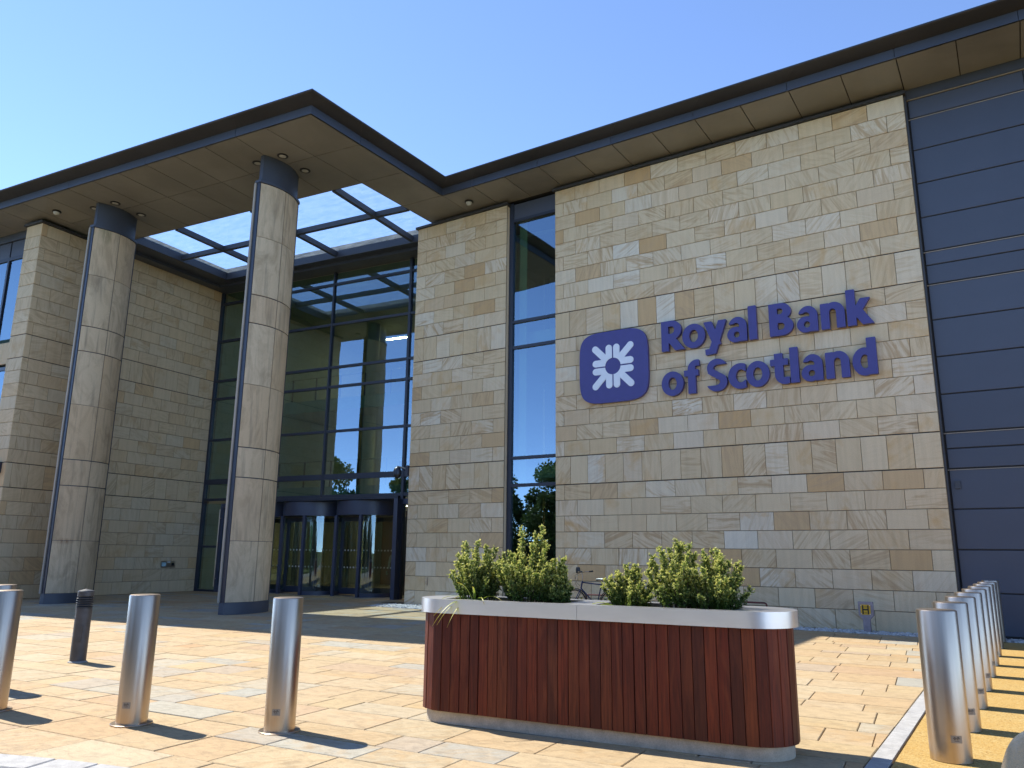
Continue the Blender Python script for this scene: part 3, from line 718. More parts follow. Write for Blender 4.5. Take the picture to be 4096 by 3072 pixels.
# curtain wall
CX = [-.13, 2.35, 5.93, 9.52, 11.6]; CZ = [3.49, 4.25, 5.95, 7.66, 8.42, 10.13, 11.78, 12.28]
cwm = MB()
cwm.box(9.47, -.07, 0, 9.57, .10, 12.28)
cw = epart('curtain_wall', cwm, 'frame', 'dark framed glass curtain wall')
obj('mullion', MB().box(-.13, -.07, 0, -.03, .10, 12.28), 'frame', cw)
for x in CX[1:3]+[CX[-1]]: obj('mullion', MB().box(x-.035, -.065, 3.5, x+.035, .095, 12.28), 'frame', cw)
for z in CZ[:-1]:
    t = .10 if z in (3.49, 4.25) else .045
    for a, b_ in zip(CX, CX[1:]): obj('transom', MB().box(a+.052, -.06, z-(t if z > 3.6 else .0), b_-.052, .09, z+t), 'frame', cw)
for i in range(len(CX)-1):
    for j in range(len(CZ)-1):
        z0 = CZ[j]+(.10 if CZ[j] in (3.49, 4.25) else .045); z1 = CZ[j+1]-(.10 if CZ[j+1] in (3.49, 4.25) else .045)
        obj('window_pane', MB().box(CX[i]+.052, .0, z0, CX[i+1]-.052, .02, z1), 'glass', cw)
# pass door at the left end
dr = epart('swing_door', MB().box(.92, -.05, 0, 1.05, .09, 3.38).box(1.78, -.05, 0, 1.92, .09, 3.38).box(1.051, -.05, 3.22, 1.779, .09, 3.38).box(1.051, -.05, 0, 1.779, .09, .22), 'door_frame', 'tall narrow glass door by the return wall')
obj('window_pane', MB().box(1.051, .01, .221, 1.779, .03, 3.219), 'door_glass', dr)
obj('pull_handle', MB().tube([(.98, -.13, .2), (.98, -.13, 3.15)], .022, 10).tube([(.98, -.13, .5), (.98, -.04, .5)], .014, 8).tube([(.98, -.13, 2.8), (.98, -.04, 2.8)], .014, 8), 'steel', dr, sm=True)
sl = epart('side_light', MB().box(-.02, -.05, 1.67, .9, .09, 1.75).box(-.02, -.05, 0, .9, .09, .08), 'frame')
obj('window_pane', MB().box(-.02, .01, .081, .91, .03, 1.669), 'glass', sl); obj('window_pane', MB().box(-.02, .01, 1.751, .91, .03, 3.38), 'glass', sl)
# revolving doors
def curved(r_, a0, a1, z0, z1, th, n=14):
    poly = [(r_*math.cos(a0+(a1-a0)*i/n), r_*math.sin(a0+(a1-a0)*i/n)) for i in range(n+1)]+[((r_-th)*math.cos(a1+(a0-a1)*i/n), (r_-th)*math.sin(a1+(a0-a1)*i/n)) for i in range(n+1)]
    return MB().prism(poly, z0, z1)
def revolving(xc, yaw, yc=1.3):
    Rr = 1.27
    d = epart('revolving_door', MB().lathe([(Rr+.015, 2.87), (Rr+.015, 3.38), (Rr-.02, 3.42), (Rr-.02, 3.48)], 48, (xc, yc, 0)), 'door_frame', sm=30)
    def mv(g): g.v = [(x+xc, y+yc, z) for x, y, z in g.v]; return g
    for a0, a1 in ((R(-68), R(45)), (R(135), R(222))):
        obj('curved_pane', mv(curved(Rr-.02, a0, a1, .14, 2.86, .02)), 'door_glass', d, sm=30)
        obj('curved_rail', mv(curved(Rr, a0, a1, 0, .139, .06)), 'door_frame', d, sm=30)
    for a in (-70, 45, 135, 224):
        px, py = xc+Rr*math.cos(R(a)), yc+Rr*math.sin(R(a)); obj('post', MB().box(px-.055, py-.055, 0, px+.055, py+.055, 2.87), 'door_frame', d)
    c_, s_ = math.cos(yaw), math.sin(yaw)
    def rb(u0, u1, z0, z1, t, off=0.0):
        vs = [(xc+u*c_-(t2+off)*s_, yc+u*s_+(t2+off)*c_, z) for u in (u0, u1) for t2 in (-t, t) for z in (z0, z1)]
        return vs, [(0, 1, 3, 2), (4, 6, 7, 5), (0, 4, 5, 1), (2, 3, 7, 6), (0, 2, 6, 4), (1, 5, 7, 3)]
    for U0, U1, off in ((-1.19, .50, -.36), (-.50, 1.19, .36)):
        mb = MB()
        for b_ in ((U0, U0+.15, .05, 2.84), (U1-.15, U1, .05, 2.84), (U0+.1501, U1-.1501, 2.68, 2.84), (U0+.1501, U1-.1501, .05, .27)): mb.add(*rb(*b_, .03, off))
        lf = obj('door_leaf', mb, 'door_frame', d)
        obj('window_pane', MB().add(*rb(U0+.151, U1-.151, .272, 2.678, .008, off)), 'door_glass', lf)
        obj('push_bar', MB().tube([(xc+(U1-.05)*c_-(off-.06)*s_, yc+(U1-.05)*s_+(off-.06)*c_, z) for z in (.2, 2.7)], .014, 6), 'steel', lf)
        dots = MB()
        for zz_ in (1.0, 1.62):
            for q in range(8):
                u = U0+.26+q*.168; ring = [(u+.032*math.cos(t*math.pi/5), zz_+.032*math.sin(t*math.pi/5)) for t in range(10)]
                dots.add([(xc+uu*c_-(off-.0095)*s_, yc+uu*s_+(off-.0095)*c_, z_) for uu, z_ in ring], [tuple(range(10))])
        obj('glass_dots', dots, 'white', lf, kind='stuff')
    return d
revolving(7.25, R(-10)); revolving(4.66, R(-4)); revolving(2.07, R(20))
epart('door_surround', MB().box(9.36, -.3, 0, 9.52, .2, 3.38).box(9.53, -.05, 3.2, 11.5, .1, 3.38).box(10.5, .0, 0, 10.6, .1, 3.2), 'door_frame')
epart('door_header', MB().box(1.93, -.055, 3.40, 9.35, .095, 3.488), 'frame')
epart('side_glass', MB().box(9.53, .02, .05, 10.49, .04, 3.19), 'door_glass')
# interior
it = epart('interior_hall', MB().box(-.6, .2, -.05, 16, 14, .004), 'int_floor')
obj('hall_wall', MB().box(-.6, 13.9, .005, 16, 14, 12.3).box(-.6, .32, .005, -.5, 13.89, 12.3).box(15.0, 1.6, .005, 15.1, 13.89, 12.3), 'plaster', it)
obj('timber_wall', MB().box(1.5, 10.0, .005, 14.9, 10.1, 3.6), 'timber', it)
obj('hall_ceiling', MB().box(-.6, .12, 12.31, 16, 14, 12.45), 'plaster', it)
for zf, y0 in ((3.62, 2.6), (7.82, 4.6)):
    g = obj('gallery', MB().box(-.49, y0, zf, 15, 10, zf+.55), 'plaster', it)
    rl = MB().tube([(-.3, y0+.1, zf+1.62), (14.9, y0+.1, zf+1.62)], .025, 6)
    obj('handrail', rl, 'steel', g)
    pm = MB()
    for q in range(11): pm.box(-.2+q*1.4, y0+.07, zf+.55, -.16+q*1.4, y0+.13, zf+1.62)
    obj('balusters', pm, 'frame', g)
for xx, yy in ((3.0, 6.5), (10.0, 6.5)): obj('interior_column', MB().lathe([(.3, .005), (.3, 12.3)], 24, (xx, yy, 0)), 'plaster', it, sm=True)
for xx, yy, zz_ in ((3.0, 8.4, 12.1), (6.0, 8.6, 7.75), (9.6, 9.2, 7.75), (5.0, 6.0, 3.55), (9.0, 6.2, 3.55), (8.0, 3.6, 3.55), (3.5, 3.6, 3.55)):
    l_ = obj('lamp_housing', MB().box(xx-.65, yy-.12, zz_+.02, xx+.65, yy+.12, zz_+.07), 'frame', it); obj('lit_lamp', MB().box(xx-.6, yy-.08, zz_, xx+.6, yy+.08, zz_+.019), 'lamp_warm', l_)
for xx in (2.4, 8.6): obj('picture', MB().box(xx, 9.93, 4.9, xx+.9, 9.98, 6.1), 'int_dark', it)
# columns
def lens(hw, hl, tw, n=12):
    right = [(tw+(hw-tw)*(1-(-1+2*i/n)**2), -hl+2*hl*i/n) for i in range(n+1)]
    return right, [(-x, y) for x, y in reversed(right)]
def column(xc, yc):
    core = MB(); rr, ll = lens(.285, .70, .055); core.prism([(x+xc, y+yc) for x, y in rr+ll], 0, 11.62)
    c_ = epart('column', core, 'frame')
    lv = [.29, 1.80, 3.41, 4.19, 5.87, 7.55, 8.35, 10.03, 11.62]
    n = 12
    for s_ in (1, -1):
        for half in (0, 1):
            idx = range(0, n//2+1) if half == 0 else range(n//2, n+1)
            def pt(i, off):
                t = -1+2*i/n; x_ = .075+(.30-.075)*(1-t*t)+off; y_ = t*.76
                return (xc+s_*x_, yc+y_)
            for z0, z1 in zip(lv, lv[1:]):
                ii = list(idx); o_ = [pt(i, .0) for i in ii]; q = [pt(i, -.06) for i in reversed(ii)]
                cxm = sum(p[0] for p in o_)/len(o_); 
                o_[0] = (o_[0][0], o_[0][1]+.011); o_[-1] = (o_[-1][0], o_[-1][1]-.011); q[0] = (q[0][0], q[0][1]-.011); q[-1] = (q[-1][0], q[-1][1]+.011)
                poly = o_+q
                if s_ < 0: poly = poly[::-1]
                thick = .014 if (z0 in (3.41, 4.19, 7.55, 8.35)) else .006; th2 = .014 if (z1 in (3.41, 4.19, 7.55, 8.35)) else .006
                obj('stone_panel', MB().prism(poly, z0+thick, z1-th2), 'column', c_, sm=35)
    pl_, pr_ = lens(.31, .78, .085)
    obj('plinth', MB().prism([(x+xc, y+yc) for x, y in pl_+pr_], 0, .285), 'fascia', c_, sm=35)
    pl_, pr_ = lens(.335, .80, .10)
    obj('collar', MB().prism([(x+xc, y+yc) for x, y in pl_+pr_], 11.625, 11.70), 'fascia', c_, sm=35)
    pl_, pr_ = lens(.275, .71, .06)
    nk = obj('neck', MB().prism([(x+xc, y+yc) for x, y in pl_+pr_], 11.70, SZ), 'fascia', c_, sm=35)
    for s_ in (-1, 1): obj('edge_groove', MB().box(xc-.0545, yc+s_*.755-.022, .29, xc+.076, yc+s_*.755+.022, 11.62), 'frame', c_)
    for s_ in (-1, 1): obj('edge_strip', MB().box(xc-.118, yc+s_*.79-.02, .29, xc-.055, yc+s_*.79+.02, 11.62), 'trim', c_)
column(9.70, -7.18); column(2.63, -7.18)
# ---------------------------------------------------------------- canopy
FY = -8.97
cnr = W2L(-14.07, 12.01); inr = W2L(-14.07, 17.44)
skr = lambda y: None
def wx_line(X):       # world X = const as a line in local coords  (ca*x - sa*y = X-OX)
    return (ca, -sa, X-OX)
canopy = epart('canopy', MB().prism(clip([(-40, FY+.03), (20, FY+.03), (20, -5.3), (-40, -5.3)], [(ca, -sa, -14.10-OX)]), SZ+.03, SZ+.06), 'dark_joint', 'flat canopy roof with metal soffit and square rooflight')
rows = [FY+.02, -7.2, -5.31]
xj = [7.38+1.178*i for i in range(-34, 3)]+[13.0]
for y0, y1 in zip(rows, rows[1:]):
    for a, b_ in zip(xj, xj[1:]):
        if a < -14: continue
        last = a > 10.5
        poly = clip([(a+.012, y0+.012), (b_-.012, y0+.012), (b_-.012, y1-.012), (a+.012, y1-.012)], [(ca, -sa, -15.655-OX)])
        if poly and area(poly) > .02: obj('soffit_panel', MB().prism(poly, SZ, SZ+.028), 'soffit', canopy)
# right-hand strip along the canopy side
ys_ = [(12.03, 11.83), (13.81, 13.61), (15.64, 15.48), (17.44, 17.37), (18.95, 18.95)]
for (r0, l0), (r1, l1) in zip(ys_, ys_[1:]):
    q = [W2L(-15.632, l0+.012), W2L(-14.085, r0+.012), W2L(-14.085, r1-.012), W2L(-15.632, l1-.012)]
    obj('soffit_panel', MB().prism(q, SZ, SZ+.028), 'soffit', canopy)
obj('soffit_backing', MB().prism([W2L(-15.66, 15.3), W2L(-14.10, 15.3), W2L(-14.10, 20.4), W2L(-15.66, 20.4)], SZ+.03, SZ+.06), 'dark_joint', canopy)
# left part of the soffit over the return wall
obj('soffit_panel', MB().box(-.95, -5.3, SZ, -.05, .1, SZ+.03), 'soffit', canopy)
# roof deck, with the rooflight left open
def pr(poly, z0, z1, nm='roof_deck'): obj(nm, MB().prism(poly, z0, z1), 'eave', canopy)
pr(clip([(-30, FY+.1), (20, FY+.1), (20, -5.32), (-30, -5.32)], [(ca, -sa, -14.2-OX)]), SZ+.20, SZ+.40)
pr([W2L(-15.63, 15.7), W2L(-14.2, 15.7), W2L(-14.2, 17.48), W2L(-15.63, 17.48)], SZ+.20, SZ+.399)
pr([(-30, -5.31), (.95, -5.31), (.95, .05), (-30, .05)], SZ+.20, SZ+.398)
pr([(.96, -.95), (12, -.95), (12, .05), (.96, .05)], SZ+.20, SZ+.397)
pr([(-30, .06), (12.0, .06), (12.0, 16), (-30, 16)], SZ+.20, SZ+.396)
# rooflight bulkhead, beams and panes
bk = obj('rooflight_frame', MB().box(-.12, -5.30, 12.30, .34, .11, SZ+.19).box(.341, -.62, 12.30, 12.1, .11, SZ+.19), 'fascia', canopy, label='dark blue bulkhead round the rooflight')
obj('gutter_box', MB().box(.345, -5.29, 12.42, 1.06, -.63, SZ+.188).box(1.061, -.98, 12.42, 12.0, -.625, SZ+.187), 'fascia', bk)
bx_ = [1.10, 3.20, 6.70, 10.12]
for x in bx_[1:]: obj('rooflight_beam', MB().box(x-.07, -5.29, 12.47, x+.07, -.99, 12.66), 'fascia', bk)
for a, b_ in zip([1.07]+[x+.072 for x in bx_[1:]], [x-.072 for x in bx_[1:]]+[11.9]):
    poly = clip([(a, -3.24), (b_, -3.24), (b_, -3.10), (a, -3.10)], [(ca, -sa, -15.66-OX)])
    if poly: obj('rooflight_beam', MB().prism(poly, 12.475, 12.655), 'fascia', bk)
    for y0, y1 in ((-5.36, -3.2), (-3.14, -.9)):
        poly = clip([(a-.05, y0), (b_+.05, y0), (b_+.05, y1), (a-.05, y1)], [(ca, -sa, -15.60-OX)])
        if poly: obj('rooflight_pane', MB().prism(poly, 12.70, 12.72), 'sky_glass', bk)
obj('rooflight_edge', MB().prism([W2L(-15.66, 15.5), W2L(-15.64, 15.5), W2L(-15.64, 19.9), W2L(-15.66, 19.9)], SZ-.0, SZ+.19), 'fascia', bk)
obj('rooflight_edge', MB().prism(clip([(1.07, -5.32), (12, -5.32), (12, -5.305), (1.07, -5.305)], [(ca, -sa, -15.665-OX)]), SZ, SZ+.19), 'fascia', bk)
# soffit downlights and dome cameras
def downlight(X, Y):
    q = W2L(X, Y); r_ = obj('downlight', MB().lathe([(.10, 0), (.155, -.012), (.155, .0)], 24, (q[0], q[1], SZ-.002), cap=False).lathe([(.155, -.012), (.10, -.02), (.10, 0)], 24, (q[0], q[1], SZ-.002), cap=False), 'black', canopy, sm=True)
    obj('lamp_lens', MB().lathe([(.10, -.014), (.0, -.02)], 20, (q[0], q[1], SZ-.003), cap=False), 'lamp_lens', r_)
for X, Y in ((-23.42, 12.28), (-24.38, 12.15), (-23.53, 13.24), (-16.40, 13.10), (-17.34, 13.0), (-16.51, 14.03)): downlight(X, Y)
for X, Y in ((-25.68, 11.59), (-13.61, 18.22)):
    o = thing('dome_camera', 'small dark dome camera under the canopy soffit near the stone pier' if X < -20 else 'small dark dome camera under the eaves soffit above the narrow pillar', 'camera', (X, Y, SZ))
    obj('housing', MB().lathe([(.13, -.001), (.14, -.03), (.11, -.05)], 24), 'black', o, sm=True)
    obj('dome', MB().lathe([(.10, -.05), (.095, -.09), (.06, -.13), (.0, -.145)], 24, cap=False), 'lamp_lens', o, sm=True)
# fascia and eave wing swept along the roof edge
p_left = L2W(-16, FY); p_c = (-14.07, 12.01); p_i = (-14.07, 17.44); p_r = (14.0, 17.44)
PATH = [p_left, p_c, p_i, p_r]
def offs(d_):      # path offset outwards by d_
    import itertools
    res = []
    dirs = []
    for a, b_ in zip(PATH, PATH[1:]):
        l = math.hypot(b_[0]-a[0], b_[1]-a[1]); dirs.append(((b_[0]-a[0])/l, (b_[1]-a[1])/l))
    for i, p in enumerate(PATH):
        if i == 0: n = (dirs[0][1], -dirs[0][0]); res.append((p[0]+n[0]*d_, p[1]+n[1]*d_)); continue
        if i == len(PATH)-1: n = (dirs[-1][1], -dirs[-1][0]); res.append((p[0]+n[0]*d_, p[1]+n[1]*d_)); continue
        n0 = (dirs[i-1][1], -dirs[i-1][0]); n1 = (dirs[i][1], -dirs[i][0])
        k = 1+n0[0]*n1[0]+n0[1]*n1[1]; m = ((n0[0]+n1[0])/k, (n0[1]+n1[1])/k); res.append((p[0]+m[0]*d_, p[1]+m[1]*d_))
    return res
profL = [(0.0, SZ), (0.0, SZ+.235), (-.05, SZ+.235), (-.05, SZ)]
profU = [(-.02, SZ+.237), (.42, SZ+.285), (.45, SZ+.30), (.45, SZ+.33), (.40, SZ+.335), (-.6, SZ+.42), (-.6, SZ+.34), (-.02, SZ+.30)]
def sweep(prof, seg, t0, t1):
    vs = []; n = len(prof)
    for t in (t0, t1):
        for d_, z in prof:
            o_ = offs(d_); a, b_ = o_[seg], o_[seg+1]; vs.append((a[0]+(b_[0]-a[0])*t, a[1]+(b_[1]-a[1])*t, z))
    fs = [tuple(range(n)), tuple(reversed(range(n, 2*n)))]+[(i, n+i, n+(i+1) % n, (i+1) % n) for i in range(n)]
    return MB().add(vs, fs)
def tl(seg, pts): 
    a, b_ = PATH[seg], PATH[seg+1]; l = math.hypot(b_[0]-a[0], b_[1]-a[1]); return [max(0, min(1, math.hypot(p[0]-a[0], p[1]-a[1])/l)) for p in pts]
cutsL = [0]+tl(0, [L2W(x, FY) for x in (-11.4, -7.8, -4.3, -.8, 2.73, 6.22, 9.75)])+[1]
cutsS = [0]+tl(1, [(-14.07, 13.8)])+[1]
cutsR = [0]+tl(2, [(x, 17.44) for x in (-12.93, -10.6, -8.25, -5.92, -3.58, -1.23, 1.11, 3.45, 5.8, 8.2, 10.6)])+[1]
for seg, cuts in ((0, cutsL), (1, cutsS), (2, cutsR)):
    l = math.hypot(PATH[seg+1][0]-PATH[seg][0], PATH[seg+1][1]-PATH[seg][1]); g = .006/l
    for a, b_ in zip(cuts, cuts[1:]):
        a2, b2 = (a if a == 0 else a+g), (b_ if b_ == 1 else b_-g)
        for nm, prof, mt in (('fascia_panel', profL, 'fascia'), ('eave_panel', profU, 'eave')):
            k_ = 1.0 if mt == 'fascia' else .25
            mb = sweep(prof, seg, a+(a2-a)*k_, b_+(b2-b_)*k_)
            if seg == 2: opart(nm, mb, mt)
            else:
                mb.v = [(*W2L(x, y), z) for x, y, z in mb.v]; obj(nm, mb, mt, canopy)

# ================================================================== STREET FURNITURE
def post_mesh(r_, h): return smooth(MB().lathe([(r_, 0), (r_, h-.012), (r_-.004, h-.003), (r_-.012, h), (r_*.5, h+.002)], 48).mesh('post'), 35)
def bollard(label, group, loc, r_=.135, h=1.14, flange=True, plate=True, yaw=0.0):
    t = thing('bollard', label, 'bollard', loc, yaw, group)
    obj('post', post_mesh(r_, h), 'steel', t)
    if flange: obj('flange', smooth(MB().lathe([(r_+.045, 0), (r_+.045, .008), (r_+.04, .012), (r_+.001, .012)], 48, cap=False).mesh('flange'), 35), 'steel', t)
    if plate:
        a = R(-58); n = 8; wd = .27
        vs = [( (r_+e)*math.cos(a+wd*(i/n-.5)*2), (r_+e)*math.sin(a+wd*(i/n-.5)*2), z) for z in (.15, .205) for e in (.0015,) for i in range(n+1)]
        pl_ = obj('name_plate', smooth(MB().add(vs, [(i, i+1, n+2+i, n+1+i) for i in range(n)]).mesh('name_plate')), 'trim', t)
        mk = MB()
        for k in range(7):
            u = -.15+.05*k; hh = .004+.004*((k*5) % 3); zc = .184+(.005 if k == 5 else 0)
            mk.add([((r_+.0025)*math.cos(a+u+d_), (r_+.0025)*math.sin(a+u+d_), z) for d_, z in ((-.012, zc-hh), (.012, zc-hh), (.012, zc+hh), (-.012, zc+hh))], [(0, 1, 2, 3)])
        mk.add([((r_+.0025)*math.cos(a+u), (r_+.0025)*math.sin(a+u), z) for u, z in ((-.1, .164), (.12, .164), (.12, .167), (-.1, .167))], [(0, 1, 2, 3)])
        obj('plate_print', mk, 'black', pl_)
    return t
GB = 'steel bollards on the paving'
b0 = bollard('steel bollard with base flange nearest the timber planter', GB, (-5.70, 5.02, 0))
dup(b0, (-7.02, 4.44, 0), label='steel bollard with base flange, second from the timber planter')
dup(b0, (-8.66, 3.98, 0), R(8), label='steel bollard with base flange, third from the timber planter')
dup(b0, (-10.02, 4.55, 0), R(-6), label='steel bollard fourth from the timber planter, behind the third')
GR = 'row of steel bollards beside the drive'
rb_ = bollard('steel bollard without flange at the front end of the row along the drive', GR, (-.66, 7.42, 0), r_=.15, flange=False, yaw=R(-8))
plain_b = None
ordn = ['second', 'third', 'fourth', 'fifth', 'sixth', 'seventh', 'eighth']
for i in range(1, 9):
    lab = 'steel bollard in the row along the drive, ' + ('at the end next to the blue wall' if i == 8 else ordn[i-1]+' from the plate-marked end one')
    dup(rb_, (-.66+.004*i, 7.42+1.34*i, 0), R(-8+11*i), label=lab)
# lamp bollard
t = thing('lamp_bollard', 'dark grey louvred lamp bollard standing on the sunlit paving', 'lamp bollard', (-11.33, 6.25, 0))
obj('post', MB().lathe([(.105, 0), (.105, .735), (.10, .74)], 32), 'lamp_grey', t, sm=35)
obj('base_ring', MB().lathe([(.125, 0), (.125, .01), (.106, .022)], 32), 'concrete', t, sm=35)
obj('lamp_core', MB().lathe([(.075, .741), (.075, .90)], 24), 'black', t, sm=35)
for k in range(5): obj('louvre', MB().lathe([(.078, .752+k*.03), (.112, .745+k*.03), (.112, .752+k*.03), (.078, .768+k*.03)], 32, cap=False), 'lamp_grey', t, sm=35)
obj('cap', MB().lathe([(.10, .895), (.108, .90), (.108, .965), (.10, .975), (.0, 1.0)], 32, cap=False), 'lamp_grey', t, sm=35)
obj('access_panel', MB().box(-.03, -.1085, .28, .05, -.09, .50), 'lamp_grey', t, rotz=R(40))

# ---------------------------------------------------------------- planter
PL_A = R(6.6); PLc = (-3.385, 6.575)
pt = thing('planter', 'long timber clad planter with steel rim and rounded ends', 'planter', (*PLc, 0), PL_A)
HL, HR = 1.395, .345          # half straight length, end radius of the timber face
def stadium(hl, r_, n=20):
    return [(hl+r_*math.cos(a), r_*math.sin(a)) for a in [-math.pi/2+math.pi*i/n for i in range(n+1)]]+[(-hl-r_*math.cos(a), -r_*math.sin(a)) for a in [-math.pi/2+math.pi*i/n for i in range(n+1)]]
obj('plinth', MB().prism(stadium(HL, HR-.04), 0, .11), 'plinth', pt, sm=35, label='stained steel kick plate')
obj('core', MB().prism(stadium(HL, HR-.03), .111, .985), 'black', pt)
per = 4*HL+2*math.pi*HR; npl = 78; pw_ = per/npl
def along(s_):
    s_ %= per
    if s_ < 2*HL: return (-HL+s_, -HR, -math.pi/2)
    s_ -= 2*HL
    if s_ < math.pi*HR: a = -math.pi/2+s_/HR; return (HL+HR*math.cos(a), HR*math.sin(a), a)
    s_ -= math.pi*HR
    if s_ < 2*HL: return (HL-s_, HR, math.pi/2)
    s_ -= 2*HL; a = math.pi/2+s_/HR; return (-HL+HR*math.cos(a), HR*math.sin(a), a)
pk = random.Random(11)
for k in range(npl):
    jig = pk.uniform(-.006, .006) if k % 2 else 0
    x_, y_, a = along((k+.5)*pw_); hw = pw_/2-.0022+(-.004 if k in (3, 19) else 0); b_ = .004
    m = MB().add([(-hw, .024, .112), (hw, .024, .112), (hw, 0+b_, .112), (hw-b_, 0, .112), (-hw+b_, 0, .112), (-hw, b_, .112),
                  (-hw, .024, .99), (hw, .024, .99), (hw, b_, .99), (hw-b_, 0, .99), (-hw+b_, 0, .99), (-hw, b_, .99)],
                 [(5, 4, 3, 2, 1, 0), (6, 7, 8, 9, 10, 11)]+[(i, (i+1) % 6, 6+(i+1) % 6, 6+i) for i in range(6)])
    out_ = pk.uniform(-.0025, .0025)
    obj('plank', m, 'wood', pt, loc=(x_+math.cos(a)*out_, y_+math.sin(a)*out_, 0), rotz=a+math.pi/2)
def rrect(x0, y0, x1, y1, r_, n=5):
    res = []
    for cx, cy_, a0 in ((x1-r_, y1-r_, 0), (x0+r_, y1-r_, 90), (x0+r_, y0+r_, 180), (x1-r_, y0+r_, 270)):
        res += [(cx+r_*math.cos(R(a0+90*i/n)), cy_+r_*math.sin(R(a0+90*i/n))) for i in range(n+1)]
    return res
ro = HR+.045
HOLES = ((-1.42, -.27, -.17, .27), (.12, -.27, 1.33, .27))
for s_, (hx0, hy0, hx1, hy1) in zip((-1, 1), HOLES):
    outer = clip(stadium(HL, ro, 28), [(s_*-1, 0, -.0015)])
    me = fill2d([outer, rrect(hx0, hy0, hx1, hy1, .04)], .128)
    for v in me.vertices: v.co.z += .992+.064
    obj('rim', me, 'steel_rim', pt, sm=30)
    obj('soil', MB().prism(rrect(hx0+.002, hy0+.002, hx1-.002, hy1-.002, .04), .995, 1.06), 'soil', pt)
# ---------------------------------------------------------------- shrubs
def attr(me, vals):
    a = me.attributes.new('tip', 'FLOAT', 'POINT'); a.data.foreach_set('value', vals); return me
class Leafy:
    def __init__(s, seed): s.v = []; s.f = []; s.t = []; s.r = random.Random(seed); s.st = MB()
    def leaf(s, p, d, ln, wd, tip):
        side = d.cross(Vector((s.r.uniform(-1, 1), s.r.uniform(-1, 1), s.r.uniform(-1, 1)))).normalized()*wd
        k = len(s.v); m = p+d*ln*.55; up = d.cross(side).normalized()*wd*.5
        s.v += [tuple(p), tuple(m-side+up), tuple(p+d*ln), tuple(m+side+up)]; s.f.append((k, k+1, k+2, k+3)); s.t += [tip]*4
def shrub(label, lx, ly, wx, wy, h, seed, nst=34, spikes=()):
    c_, s_ = math.cos(PL_A), math.sin(PL_A)
    base = (PLc[0]+lx*c_-ly*s_, PLc[1]+lx*s_+ly*c_, 1.05)
    L_ = Leafy(seed); r_ = L_.r
    stems = []
    for k in range(int(nst*1.25)):
        a = r_.uniform(0, 6.283); q = math.sqrt(r_.random()); bx, by = q*wx*.30*math.cos(a), q*wy*.30*math.sin(a)
        ex, ey = q*wx*.60*math.cos(a)*1.05, q*wy*.62*math.sin(a)
        hh = h*1.3*(1-.4*q*q)*r_.uniform(.5, 1.12); stems.append((bx, by, ex, ey, hh))
    for px, hh in [(a_, b_*1.12) for a_, b_ in spikes]: stems.append((px*.6, 0, px, r_.uniform(-.04, .04), hh)); stems.append((px*.6, 0, px+.03, r_.uniform(-.04, .04), hh*.93))
    for bx, by, ex, ey, hh in stems:
        p0 = Vector((bx, by, 0)); p2 = Vector((ex, ey, hh)); p1 = Vector((bx*.6+ex*.4, by*.6+ey*.4, hh*.55))
        pts = [(p0*(1-t)**2+p1*2*t*(1-t)+p2*t*t) for t in [i/6 for i in range(7)]]
        L_.st.tube(pts, [.005*(1-.6*i/6) for i in range(7)], 4)
        nsh = int(12+hh*26)
        for j in range(nsh):
            t = .16+.84*(j+1)/nsh; q = p0*(1-t)**2+p1*2*t*(1-t)+p2*t*t
            tang = ((p1-p0)*(1-t)+(p2-p1)*t).normalized()
            for s2 in range(2 if t < .93 else 3):
                dr = (Vector((r_.gauss(0, 1), r_.gauss(0, 1), r_.gauss(.25, .5))).normalized()*.75+tang*.6).normalized()
                sl_ = r_.uniform(.03, .075)*(1.1-.45*t)
                nl = int(9+sl_*110)
                for m in range(nl):
                    f = (m+1)/nl; pp = q+dr*sl_*f
                    ld = (dr*.7+Vector((r_.gauss(0, 1), r_.gauss(0, 1), r_.gauss(.1, .8)))*.65).normalized()
                    tip = max(0, min(1, (f-.45)*1.9))*max(0, min(1, (pp.z/h-.22)*2.0))*r_.uniform(.5, 1.15)
                    L_.leaf(pp, ld, r_.uniform(.012, .021), r_.uniform(.0045, .0075), tip)
    t = thing('shrub', label, 'shrub', base, PL_A, 'shrubs in the planter')
    me = bpy.data.meshes.new('foliage'); me.from_pydata(L_.v, [], L_.f); attr(me, L_.t); obj('foliage', me, 'shrub', t)
    obj('stems', L_.st, 'stem', t)
    return t
shrub('rounded yellow-tipped shrub at the left end of the planter, behind the strappy leaves', -1.22, .0, .52, .46, .44, 101, 38, [(-.05, .46), (.1, .5)])
shrub('tallest yellow-tipped shrub in the planter with two upright spires', -.66, .02, .62, .5, .50, 102, 46, [(-.09, .66), (.13, .67), (.08, .60)])
shrub('small low shrub beside the tall spired one, near the rim joint', -.345, .0, .22, .34, .28, 103, 18, [(.04, .36)])
shrub('low bright yellow-green shrub right of the rim joint, with tall grassy blades', .37, .0, .40, .42, .29, 104, 28, [(.05, .35), (-.12, .3)])
shrub('dense shrub in the middle of the second planting hole with one tall spire', .80, .02, .46, .46, .44, 105, 36, [(0.0, .55)])
shrub('spreading shrub at the right end of the planter', 1.12, .0, .52, .46, .38, 106, 38, [(.04, .47), (-.08, .46), (.2, .38)])
